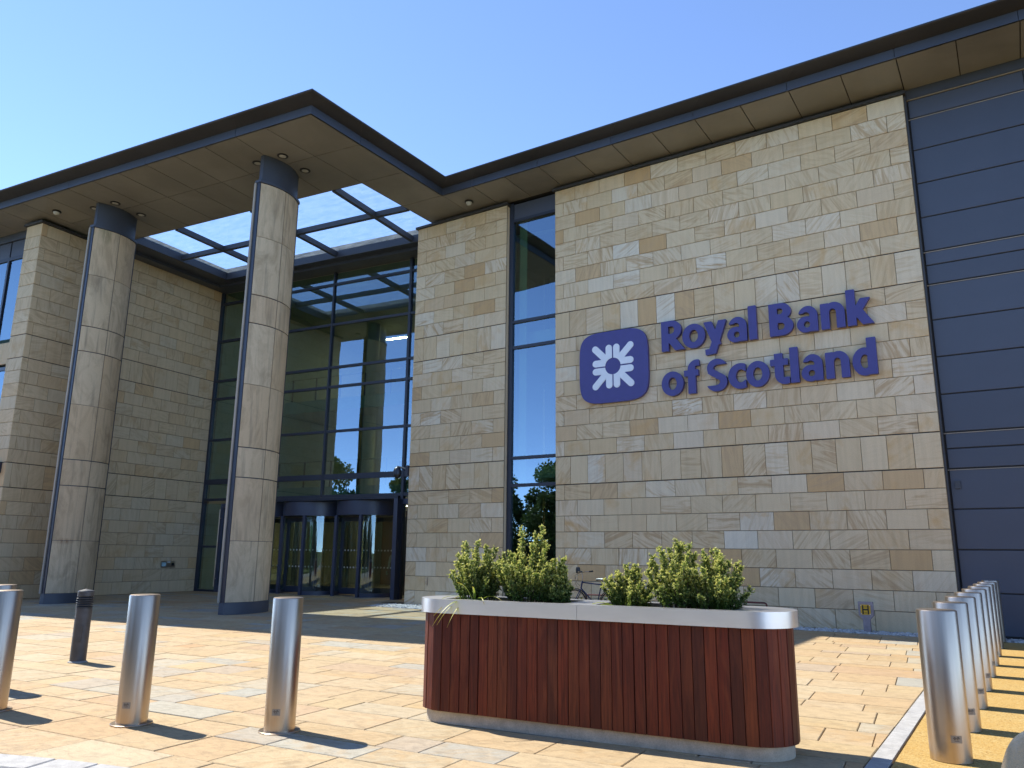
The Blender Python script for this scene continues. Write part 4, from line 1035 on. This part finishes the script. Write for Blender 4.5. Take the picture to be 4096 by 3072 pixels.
def lily(label, lx, ly, blades, seed):
    c_, s_ = math.cos(PL_A), math.sin(PL_A); r_ = random.Random(seed)
    mb = MB(); tips = []
    for dx, dy, ln, droop, w_ in blades:
        n = 9; d = Vector((dx, dy, 0)); prev = None
        for i in range(n+1):
            t = i/n; ln2 = ln*1.25; p = d*ln2*t+Vector((0, 0, (ln*1.0)*(t*(1-droop*t)))); sd_ = Vector((-dy, dx, 0)); sd_ = sd_.normalized()*w_*1.6*(1-t**2.2)*(.5+.5*min(1, t*4))
            mb.v += [tuple(p-sd_), tuple(p+Vector((0, 0, -.004))), tuple(p+sd_)]; tips += [t**3]*3
            k = len(mb.v)
            if i: mb.f += [(k-6, k-5, k-2, k-3), (k-5, k-4, k-1, k-2)]
    t_ = thing('strappy_plant', label, 'plant', (PLc[0]+lx*c_-ly*s_, PLc[1]+lx*s_+ly*c_, 1.055), PL_A, 'strappy plants in the planter')
    obj('blades', attr(mb.mesh('blades'), tips), 'blade', t_, sm=60)
lily('strappy yellow-green leaves drooping over the rim at the left of the planter', -1.12, -.2, [(-.75, -.55, .34, 1.25, .008), (-.6, -.75, .32, 1.5, .008), (-.35, -.8, .30, 1.6, .008), (-.9, -.2, .36, .95, .007), (.5, -.5, .34, .9, .008), (.15, -.4, .42, .55, .008), (-.2, -.3, .45, .5, .007), (.8, -.25, .36, .85, .007), (-.5, -.9, .36, 1.45, .009), (-.7, .1, .3, .8, .007)], 1)
lily('thin grassy blades rising out of the low bright shrub', .33, -.1, [(-.35, -.1, .40, .25, .006), (.2, .05, .42, .3, .006), (-.9, -.35, .34, 1.05, .007), (-.8, -.5, .30, 1.1, .007), (.5, -.2, .3, .7, .006)], 2)
lily('single thin blades standing in the spreading end shrub', 1.0, -.05, [(-.03, 0, .46, .02, .006), (.35, -.1, .36, .5, .006), (-.2, .1, .3, .4, .006)], 3)

# ---------------------------------------------------------------- bicycle by the wall
bk_ = thing('bicycle', 'dark blue bicycle parked against the stone wall behind the planter', 'bicycle', (-9.15, 17.85, 0), R(2))
def wheel(xc):
    wt = obj('wheel', MB().tube([(xc+.33*math.cos(a), 0, .345+.33*math.sin(a)) for a in [2*math.pi*i/36 for i in range(36)]], .0175, 8, True), 'rubber', bk_, sm=True)
    obj('rim', MB().tube([(xc+.308*math.cos(a), 0, .345+.308*math.sin(a)) for a in [2*math.pi*i/36 for i in range(36)]], .010, 6, True), 'steel', wt, sm=True)
    sp_ = MB()
    for i in range(18):
        a = 2*math.pi*i/18; sp_.tube([(xc+.02*math.cos(a+.5), (-1)**i*.02, .345+.02*math.sin(a+.5)), (xc+.306*math.cos(a), 0, .345+.306*math.sin(a))], .0016, 3)
    obj('spokes', sp_, 'steel', wt); obj('hub', MB().tube([(xc, -.05, .345), (xc, .05, .345)], .022, 10), 'steel', wt)
wheel(-.53); wheel(.52)
hd, hb, bb, ss, sb_ = (-.315, 0, .865), (-.35, 0, .72), (.08, 0, .30), (.215, 0, .82), (.52, 0, .345)
obj('frame', MB().tube([hd, ss], .017, 8).tube([hb, bb], .019, 8).tube([bb, ss, (.235, 0, .92)], .016, 8).tube([bb, (.3, .045, .32), (.52, .05, .345)], .010, 6).tube([bb, (.3, -.045, .32), (.52, -.05, .345)], .010, 6).tube([ss, (.37, .045, .58), (.52, .05, .345)], .009, 6).tube([ss, (.37, -.045, .58), (.52, -.05, .345)], .009, 6).tube([hb, (-.31, 0, .90)], .021, 8), 'navy', bk_, sm=True)
obj('fork', MB().tube([(-.36, 0, .70), (-.40, .05, .60), (-.53, .055, .345)], .012, 6).tube([(-.36, 0, .70), (-.40, -.05, .60), (-.53, -.055, .345)], .012, 6), 'navy', bk_, sm=True)
obj('handlebar', MB().tube([(-.31, 0, .90), (-.30, 0, 1.05), (-.36, 0, 1.10)], .014, 8).tube([(-.22, -.28, 1.13), (-.33, -.2, 1.12), (-.36, 0, 1.10), (-.33, .2, 1.12), (-.22, .28, 1.13)], .012, 8), 'steel', bk_, sm=True)
for s_ in (-1, 1): obj('grip', MB().tube([(-.255, s_*.262, 1.127), (-.165, s_*.33, 1.138)], .019, 8), 'black', bk_, sm=True)
obj('handlebar_bag', MB().lathe([(.0, -.09), (.055, -.08), (.06, .0), (.05, .06), (.0, .075)], 16, (-.44, .02, 1.17), cap=False), 'black', bk_, sm=True)
obj('cables', MB().tube([(-.33, -.15, 1.12), (-.50, -.05, 1.02), (-.47, 0, .85), (-.38, 0, .78)], .004, 4).tube([(-.33, .15, 1.12), (-.52, .05, 1.0), (-.5, 0, .82), (-.40, .02, .66)], .004, 4), 'black', bk_)
sd_ = MB(); 
for x_, w_, z_ in ((.07, .018, .94), (.14, .03, .955), (.22, .06, .96), (.29, .085, .965), (.33, .07, .965)): sd_.v += [(x_, -w_, z_-.02), (x_, -w_*.7, z_+.02), (x_, 0, z_+.028), (x_, w_*.7, z_+.02), (x_, w_, z_-.02), (x_, 0, z_-.035)]
for i in range(4): sd_.f += [(i*6+k, i*6+(k+1) % 6, i*6+6+(k+1) % 6, i*6+6+k) for k in range(6)]
sd_.f += [(5, 4, 3, 2, 1, 0), (24, 25, 26, 27, 28, 29)]
obj('saddle', sd_, 'black', bk_, sm=60)
obj('crank', MB().tube([(.08, -.06, .30), (.08, .06, .30)], .02, 10).tube([(.08, -.065, .30), (.0, -.065, .45)], .010, 6).tube([(.08, .065, .30), (.16, .065, .15)], .010, 6).box(-.05, -.13, .44, .05, -.07, .46).box(.11, .07, .14, .21, .13, .16), 'black', bk_)
obj('chainring', MB().tube([(.08+.095*math.cos(a), -.045, .30+.095*math.sin(a)) for a in [2*math.pi*i/20 for i in range(20)]], .006, 5, True), 'black', bk_)
for s_, xc in ((-1, -.53), (1, .52)):
    obj('mudguard', MB().tube([(xc+.368*math.cos(a), 0, .345+.368*math.sin(a)) for a in [R(20)+R(150)*i/14 for i in range(15)]], .014, 5), 'black', bk_, sm=True)
def rack(label, x0, x1, y_, h):
    t = thing('cycle_stand', label, 'cycle stand', ((x0+x1)/2, y_, 0), 0, 'red cycle stands')
    l = (x1-x0)/2; obj('hoop', MB().tube([(-l, 0, -.02), (-l, 0, h-.05), (-l+.015, 0, h-.015), (-l+.05, 0, h), (l-.05, 0, h), (l-.015, 0, h-.015), (l, 0, h-.05), (l, 0, -.02)], .02, 8), 'rust', t, sm=True)
    for s_ in (-1, 1): obj('foot_plate', MB().lathe([(.06, -.04), (.06, .004), (.021, .006)], 16, (s_*l, 0, 0)), 'rust', t)
rack('low dark red cycle stand behind the bicycle', -9.55, -8.75, 18.22, .55)
rack('low dark red cycle stand beside the green weed under the wall', -5.75, -4.93, 18.0, .54)
def weed(label, x_, y_, h, w_, seed, fl=.1):
    L_ = Leafy(seed); r_ = L_.r
    for k in range(24):
        a = r_.uniform(0, 6.28); q = r_.random()**.6; e = Vector((q*w_*math.cos(a), q*w_*.5*math.sin(a), h*r_.uniform(.45, 1)*(1-.35*q)))
        L_.st.tube([(0, 0, -.02), tuple(e*.5+Vector((0, 0, .04))), tuple(e)], [.006, .004, .002], 4)
        for m in range(26):
            t = r_.uniform(.2, 1); p = e*t; d = Vector((r_.gauss(0, 1), r_.gauss(0, 1), r_.gauss(.2, .5))).normalized()
            L_.leaf(p, d, r_.uniform(.04, .075), r_.uniform(.010, .018), 0)
        if r_.random() < fl:
            for m in range(8): L_.leaf(e, Vector((math.cos(m*.785), math.sin(m*.785), .3)).normalized(), .03, .008, 1.0)
    t = thing('weed_plant', label, 'plant', (x_, y_, -.02)); me = bpy.data.meshes.new('foliage'); me.from_pydata(L_.v, [], L_.f); attr(me, L_.t)
    obj('foliage', me, 'weed', t); obj('stems', L_.st, 'stem', t)
weed('leafy weed with orange flowers growing behind the bicycle', -9.0, 18.4, .75, .42, 31, .5)
weed('green leafy weed at the wall beside the second cycle stand', -5.55, 18.4, .80, .32, 32, 0)
weed('small pale weed at the wall left of the bicycle wheel', -9.75, 18.42, .5, .28, 33, .2)
# ---------------------------------------------------------------- hydrant marker
hm = thing('hydrant_marker', 'concrete hydrant marker post with yellow H plate in the pebbles', 'hydrant marker', (-2.95, 18.36, -.03), R(-3))
prof = [(-.065, 0), (.065, 0), (.065, .30), (.14, .385), (.14, .655), (-.14, .655), (-.14, .385), (-.065, .30)]
me = stand(fill2d([prof], .10, bevel=.006), -.05, .05); obj('post', me, 'pink_concrete', hm)
pl_ = obj('plate', MB().box(-.098, -.0545, .40, .098, -.0505, .605), 'yellow', hm)
obj('letter_mark', fit_xz(text_mesh('H', .012), -.066, .066, .412, .592, -.0585, -.0548), 'black', pl_)
obj('number_print', fit_xz(text_mesh('125', .0), -.032, .032, .545, .572, -.0560, -.0548), 'black', pl_)
obj('number_print', fit_xz(text_mesh('196', .0), -.032, .032, .425, .450, -.0560, -.0548), 'black', pl_)
for x_, z_ in ((-.086, .59), (.086, .59), (-.086, .413), (.086, .413)): obj('rivet', MB().lathe([(.008, 0), (.006, .004), (0, .005)], 10, cap=False), 'white', pl_, loc=(x_, -.0545, z_)).rotation_euler = (math.pi/2, 0, 0)
# ---------------------------------------------------------------- wall fittings
def cctv(label, loc, rz):
    t = thing('security_camera', label, 'camera', loc, rz)
    obj('wall_box', MB().box(-.015, -.09, -.17, .09, .09, .17), 'frame', t)
    obj('bracket', MB().tube([(-.015, 0, .05), (-.30, 0, .13), (-.46, 0, .18)], [.035, .03, .022], 8), 'frame', t, sm=True)
    obj('shroud', MB().lathe([(.03, .17), (.10, .12), (.135, .02), (.13, -.09), (.115, -.10)], 20, (-.46, 0, 0), cap=False), 'frame', t, sm=True)
    obj('dome', MB().lathe([(.112, -.095), (.105, -.15), (.07, -.20), (0, -.225)], 20, (-.46, 0, 0), cap=False), 'black', t, sm=True)
cctv('black dome security camera on a bracket at the pillar by the doors', (-16.165, 18.60, 4.10), R(-4))
bpy.data.objects['security_camera'].location = (-16.24, 18.82, 4.10)
cctv('black dome security camera on the stone pier at the left wing', (*L2W(-.42, -8.005), 4.05), A+R(90))
t = thing('wall_hook', 'small steel tie hook on the narrow pillar', 'hook', (-15.25, D, .70))
obj('plate', MB().box(-.018, -.008, -.11, .018, -.0005, .13), 'steel', t); obj('hook', MB().tube([(0, -.008, .03), (-.0, -.05, .02), (-.03, -.06, -.02), (-.05, -.05, -.05), (-.03, -.02, -.07)], .007, 6), 'steel', t)
ip = thing('intercom_panel', 'small steel intercom panel set in the return wall', 'intercom', (*L2W(-.13, -1.4), 1.03), A+math.pi/2)
obj('panel', MB().box(-.33, -.012, -.12, .33, -.0005, .12), 'steel', ip); obj('screen', MB().box(-.29, -.016, -.075, -.10, -.0125, .075), 'cloth_blue', ip)
obj('keypad', MB().box(.15, -.018, -.05, .27, -.0125, .05), 'black', ip); obj('notice', MB().box(-.05, -.016, .06, .09, -.0125, .10), 'white', ip)
# ---------------------------------------------------------------- person in the doors
def person():
    px, py = L2W(7.15, 3.1); t = thing('person', 'person in white shirt and dark trousers standing inside the revolving door glass', 'person', (px, py, .006), R(25))
    J = {}; E_ = []; V_ = []; Rd = []
    def j(n, x_, y_, z_, rx, ry=None): J[n] = len(V_); V_.append((x_, y_, z_)); Rd.append((rx, ry or rx))
    j('pel', 0, 0, .96, .155, .115); j('wst', 0, .0, 1.10, .14, .105); j('chs', 0, .01, 1.30, .165, .115); j('shd', 0, .01, 1.43, .13, .09); j('nck', 0, 0, 1.50, .052); j('hd0', 0, -.01, 1.57, .065, .075); j('hd1', 0, -.015, 1.65, .078, .092); j('hd2', 0, -.005, 1.72, .06, .075)
    for a, b_ in (('pel', 'wst'), ('wst', 'chs'), ('chs', 'shd'), ('shd', 'nck'), ('nck', 'hd0'), ('hd0', 'hd1'), ('hd1', 'hd2')): E_.append((J[a], J[b_]))
    j('nose', 0, -.105, 1.635, .012); E_.append((J['hd1'], J['nose']))
    for s_ in (-1, 1):
        n = str(s_)
        j('ear'+n, s_*.088, .0, 1.635, .012); E_.append((J['hd1'], J['ear'+n]))
        j('hip'+n, s_*.09, 0, .90, .095); j('kne'+n, s_*.10, -.01, .50, .062); j('clf'+n, s_*.10, .015, .36, .055); j('ank'+n, s_*.105, .01, .09, .042); j('toe'+n, s_*.115, -.16, .045, .04)
        for a, b_ in (('pel', 'hip'+n), ('hip'+n, 'kne'+n), ('kne'+n, 'clf'+n), ('clf'+n, 'ank'+n), ('ank'+n, 'toe'+n)): E_.append((J[a], J[b_]))
        j('sho'+n, s_*.185, .01, 1.41, .06); j('elb'+n, s_*.245, .03, 1.13, .045); j('wri'+n, s_*.25, -.06, .90, .030); j('plm'+n, s_*.25, -.075, .83, .034, .02)
        for a, b_ in (('shd', 'sho'+n), ('sho'+n, 'elb'+n), ('elb'+n, 'wri'+n), ('wri'+n, 'plm'+n)): E_.append((J[a], J[b_]))
        for k, (fy, ln) in enumerate(((-.03, .07), (-.01, .08), (.01, .075), (.03, .06))):
            j('f%d%s' % (k, n), s_*.25, -.08+fy, .795, .010); j('g%d%s' % (k, n), s_*.235, -.09+fy, .795-ln*.6, .008); j('h%d%s' % (k, n), s_*.215, -.09+fy, .795-ln, .007)
            E_.extend([(J['plm'+n], J['f%d%s' % (k, n)]), (J['f%d%s' % (k, n)], J['g%d%s' % (k, n)]), (J['g%d%s' % (k, n)], J['h%d%s' % (k, n)])])
        j('t0'+n, s_*.235, -.115, .845, .011); j('t1'+n, s_*.22, -.14, .81, .008); E_.extend([(J['plm'+n], J['t0'+n]), (J['t0'+n], J['t1'+n])])
    me = bpy.data.meshes.new('body'); me.from_pydata(V_, E_, []); o = bpy.data.objects.new('body', me); COL.objects.link(o)
    o.modifiers.new('skin', 'SKIN'); sk = me.skin_vertices[0].data
    for i, r_ in enumerate(Rd): sk[i].radius = r_; sk[i].use_root = (i == 0)
    sm_ = o.modifiers.new('sub', 'SUBSURF'); sm_.levels = 2; sm_.render_levels = 2
    m2 = bpy.data.meshes.new_from_object(o.evaluated_get(bpy.context.evaluated_depsgraph_get())); bpy.data.objects.remove(o)
    m2.materials.clear()
    for k in ('skin', 'shirt', 'trouser', 'black'): m2.materials.append(M[k])
    for p in m2.polygons:
        c_ = p.center
        if c_.z > 1.485 or (abs(c_.x) > .19 and c_.z < .92): p.material_index = 0
        elif c_.z > .98 or (abs(c_.x) > .195 and c_.z > .9): p.material_index = 1
        elif c_.z < .085: p.material_index = 3
        else: p.material_index = 2
    m2.name = 'body'; ob = obj('body', smooth(m2, 180), None, t)
    obj('hair', MB().lathe([(.083, 1.665), (.092, 1.70), (.085, 1.75), (.055, 1.785), (0, 1.80)], 20, (0, .012, 0), cap=False), 'hair', t, sm=True)
    for s_ in (-1, 1): obj('eye', MB().lathe([(.009, -.004), (.009, .004)], 8, (s_*.032, -.098, 1.665)), 'black', t)
    obj('mouth', MB().box(-.022, -.094, 1.583, .022, -.086, 1.588), 'rust', t)
    obj('lanyard', MB().tube([(-.06, -.05, 1.47), (-.05, -.125, 1.36), (0, -.135, 1.17), (.05, -.125, 1.36), (.06, -.05, 1.47)], .006, 5), 'navy', t)
    obj('badge', MB().box(-.04, -.142, 1.06, .04, -.136, 1.17), 'white', t)
    cb = obj('card_folder', MB().box(-.30, -.16, .70, -.262, -.02, .84), 'cloth_blue', None); cb.parent = t
    return t
person()

# ================================================================== ACROSS THE ROAD (seen in the glass)
def tree(label, x_, y_, h, w_, seed, n=9000):
    L_ = Leafy(seed); r_ = L_.r; t = thing('tree', label, 'tree', (x_, y_, -.05), 0, 'trees across the road')
    tr = MB(); tr.tube([(0, 0, -.2), (.05, .02, h*.2), (-.03, .05, h*.45), (.04, 0, h*.75)], [.22, .17, .11, .04], 8)
    cl = []
    for k in range(15):
        a = r_.uniform(0, 6.28); z = h*r_.uniform(.16, .92); q = w_*.5*math.sin(math.pi*min(1, (z/h-.12)/.95))*r_.uniform(.35, 1)
        e = Vector((q*math.cos(a), q*math.sin(a), z)); cl.append((e, r_.uniform(.6, 1.15)*w_*.2))
        tr.tube([(0, 0, z*.6), tuple(e*.5+Vector((0, 0, z*.35))), tuple(e)], [.07, .05, .02], 5)
    obj('trunk', tr, 'bark', t, sm=True)
    for k in range(n):
        c_, rad = cl[r_.randrange(len(cl))]; d = Vector((r_.gauss(0, 1), r_.gauss(0, 1), r_.gauss(0, .8))).normalized()
        p = c_+d*rad*(r_.random()**.4)
        L_.leaf(p, (d+Vector((r_.gauss(0, .8), r_.gauss(0, .8), r_.gauss(-.2, .6)))).normalized(), r_.uniform(.2, .34), r_.uniform(.09, .14), r_.random()*.6)
    me = bpy.data.meshes.new('crown'); me.from_pydata(L_.v, [], L_.f); attr(me, L_.t); obj('crown', me, 'tree', t)
    return t
def hedge(label, x0, x1, y_, h, seed, n=16000):
    L_ = Leafy(seed); r_ = L_.r; t = thing('hedge', label, 'hedge', ((x0+x1)/2, y_, -.05), 0)
    for k in range(n):
        x_ = r_.uniform(x0, x1); top = h*(.8+.12*math.sin(x_*1.7)+.1*math.sin(x_*.6+1)); e = r_.random(); d = Vector((r_.gauss(0, 1), r_.gauss(.4, 1), r_.gauss(.3, .8))).normalized()
        L_.leaf(Vector((x_-(x0+x1)/2, r_.uniform(-.8, .8)*(1-.4*e), top*e)), d, r_.uniform(.25, .4), r_.uniform(.10, .16), r_.random()*.4)
    me = bpy.data.meshes.new('foliage'); me.from_pydata(L_.v, [], L_.f); attr(me, L_.t); obj('foliage', me, 'tree', t)
    obj('stems', MB().box(x0-(x0+x1)/2, -.35, 0, x1-(x0+x1)/2, .35, h*.55), 'bark', t)
hedge('long leafy hedge under the trees across the road', -75, 30, -21.5, 5.0, 71, 24000)
lab = 'leafy green tree across the road, seen reflected in the glass'
tp = [tree(lab, -24, -16, 8.5, 6.0, 61), tree(lab, -31, -17.5, 9.5, 6.5, 62), tree(lab, -6, -17, 8.0, 6.0, 63)]
tr_ = random.Random(9)
for i, (x_, y_) in enumerate([(-38, -18), (-45, -19), (-52, -18), (-17, -18.5), (-11, -20), (1, -18), (8, -17), (15, -19), (-28, -24), (-36, -26), (-20, -25), (-60, -20)]):
    q = dup(tp[i % 3], (x_, y_, -.05), tr_.uniform(0, 6.28)); k = tr_.uniform(.85, 1.15); q.scale = (k, k, k)
# parked van
vn = thing('van', 'dark navy van parked across the forecourt, its rear doors lettered in white', 'van', (-33.2, -5.2, -.125), R(-30))
bodyp = [(-2.4, .35), (-2.4, .95), (-2.32, 1.8), (-2.2, 1.98), (1.0, 2.0), (1.35, 1.85), (1.85, 1.22), (2.4, 1.05), (2.5, .85), (2.5, .35)]
def bodymesh(pr_, hw, bev):
    me = fill2d([pr_], hw*2, bevel=bev)
    for v in me.vertices: v.co = (v.co.z, v.co.x, v.co.y)
    me.update(); return me
vb = obj('body', bodymesh([(-x_, z_) for x_, z_ in bodyp][::-1], .92, .08), 'van', vn, sm=40)
YR = 2.485
obj('rear_bumper', MB().box(-.9, 2.42, .33, .9, 2.56, .58), 'black', vn)
for s_ in (-1, 1):
    obj('tail_light', MB().box(s_*.80-.07, 2.37, 1.05, s_*.80+.07, 2.50, 1.55), 'rust', vn)
    for yy in (1.55, -1.55): 
        wh = obj('wheel', MB().tube([(0, .24*math.cos(a), .24*math.sin(a)) for a in [2*math.pi*i/24 for i in range(24)]], .10, 8, True), 'rubber', vn, loc=(s_*.82, yy, .34), sm=True)
        obj('hubcap', MB().tube([(-.06, 0, 0), (.06, 0, 0)], .20, 20), 'steel', wh)
    obj('side_window', MB().box(s_*.915-.004, -1.35, 1.25, s_*.915+.012, -.45, 1.75), 'black', vn)
obj('windscreen', MB().add([(-.72, -1.42, 1.82), (.72, -1.42, 1.82), (.78, -1.90, 1.26), (-.78, -1.90, 1.26)], [(0, 1, 2, 3)]), 'black', vn)
def rear_text(s_, z0, z1, x0, x1, mat='white'):
    me = fit_xz(text_mesh(s_, .008), x0, x1, z0, z1, 0, -.01)
    for v in me.vertices: v.co = (-v.co.x, 2.50-v.co.y if False else 2.495+.012+v.co.y*.5, v.co.z)
    return obj('rear_lettering', me, mat, vn)
rd_ = obj('rear_doors', MB().box(-.80, 2.40, .62, .80, 2.495, 1.86), 'van', vn)
rear_text('protech', 1.48, 1.74, -.62, .52); rear_text('www.online.co.uk', 1.30, 1.37, -.5, .5); rear_text('01 234 567', 1.40, 1.45, -.5, .1)
obj('number_plate', MB().box(-.55, 2.496, .78, -.15, 2.506, .90), 'plate', vn)
# road-side litter bin
lb = thing('litter_bin', 'grey round litter bin beside the road, mirrored in the door glass', 'bin', (-29.5, -3.0, -.125))
obj('body', MB().lathe([(.26, 0), (.28, .05), (.28, .85), (.25, .88)], 24), 'lamp_grey', lb, sm=35); obj('hood', MB().lathe([(.28, 1.0), (.27, 1.08), (.15, 1.16), (0, 1.18)], 24, cap=False), 'lamp_grey', lb, sm=35)
for s_ in range(3): obj('hood_post', MB().box(-.02, -.02, .86, .02, .02, 1.02), 'lamp_grey', lb, loc=(.25*math.cos(s_*2.1), .25*math.sin(s_*2.1), 0))
# ---------------------------------------------------------------- parked car at the right
car = thing('parked_car', 'dark grey car parked on the drive, its front wing showing', 'car', (.745, 2.08, -.03), R(182))
secs = [(-2.10, .72, .42, .78), (-2.02, .80, .36, .92), (-1.5, .87, .30, .98), (-.6, .895, .28, .97), (.3, .90, .28, .955), (.9, .90, .29, .93), (1.4, .885, .31, .885), (1.8, .83, .35, .80), (2.02, .74, .40, .70), (2.10, .62, .45, .60)]
vs = []; fs = []; n = 14
for y_, hw, zl, zt in secs:
    ring = [(hw*.93, zl), (hw, zl+.12), (hw*1.0, (zl+zt)/2), (hw*.985, zt-.09), (hw*.94, zt-.02), (hw*.80, zt+.015), (hw*.4, zt+.035)]
    ring = ring+[(-x_, z_) for x_, z_ in reversed(ring)]
    vs += [(x_, y_, z_) for x_, z_ in ring]
for i in range(len(secs)-1): fs += [(i*n+k, i*n+(k+1) % n, i*n+n+(k+1) % n, i*n+n+k) for k in range(n)]
fs += [tuple(range(n)), tuple(reversed(range((len(secs)-1)*n, len(secs)*n)))]
fs = [tuple(reversed(f)) for f in fs]
def subdiv(mb, name, lv=2):
    me = mb.mesh(name); o = bpy.data.objects.new(name, me); COL.objects.link(o); m = o.modifiers.new('s', 'SUBSURF'); m.levels = lv; m.render_levels = lv
    me2 = bpy.data.meshes.new_from_object(o.evaluated_get(bpy.context.evaluated_depsgraph_get())); bpy.data.objects.remove(o); me2.name = name; return me2
obj('body', subdiv(MB().add(vs, fs), 'body'), 'car', car, sm=60)
cab = [(-1.85, .70, .95, .97), (-1.45, .60, .98, 1.34), (-.7, .62, .97, 1.46), (.0, .60, .96, 1.44), (.45, .60, .95, 1.20), (.95, .68, .93, .96)]
vs = []; fs = []; n = 8
for y_, hw, zl, zt in cab:
    ring = [(hw*1.12, zl), (hw*1.02, zl+(zt-zl)*.6), (hw*.9, zt-.01), (hw*.4, zt+.01)]; ring += [(-x_, z_) for x_, z_ in reversed(ring)]; vs += [(x_, y_, z_) for x_, z_ in ring]
for i in range(len(cab)-1): fs += [tuple(reversed((i*n+k, i*n+(k+1) % n, i*n+n+(k+1) % n, i*n+n+k))) for k in range(n)]
cm = subdiv(MB().add(vs, fs), 'cabin'); cm.materials.append(M['black']); cm.materials.append(M['car'])
for p in cm.polygons:
    if (p.normal.z > .80 and p.center.z > 1.30) or (abs(p.center.y+.75) < .06 and p.center.z > 1.0): p.material_index = 1
obj('cabin', cm, None, car, sm=60)
for s_ in (-1, 1):
    for yy in (1.32, -1.28):
        wh = obj('wheel', MB().tube([(0, .22*math.cos(a), .22*math.sin(a)) for a in [2*math.pi*i/28 for i in range(28)]], .10, 10, True), 'rubber', car, loc=(s_*.80, yy, .32), sm=True); obj('alloy', MB().tube([(-.07, 0, 0), (.07, 0, 0)], .19, 20), 'steel', wh)
    obj('headlight', MB().lathe([(.0, .05), (.09, .03), (.11, -.05)], 16, cap=False), 'lamp_lens', car, loc=(s_*.60, 1.95, .66)).rotation_euler = (-math.pi/2, 0, 0)
    obj('door_mirror', MB().lathe([(0, -.06), (.06, -.05), (.08, .0), (.05, .06), (0, .07)], 12, cap=False), 'car', car, loc=(s_*.98, .42, 1.0), sm=True)
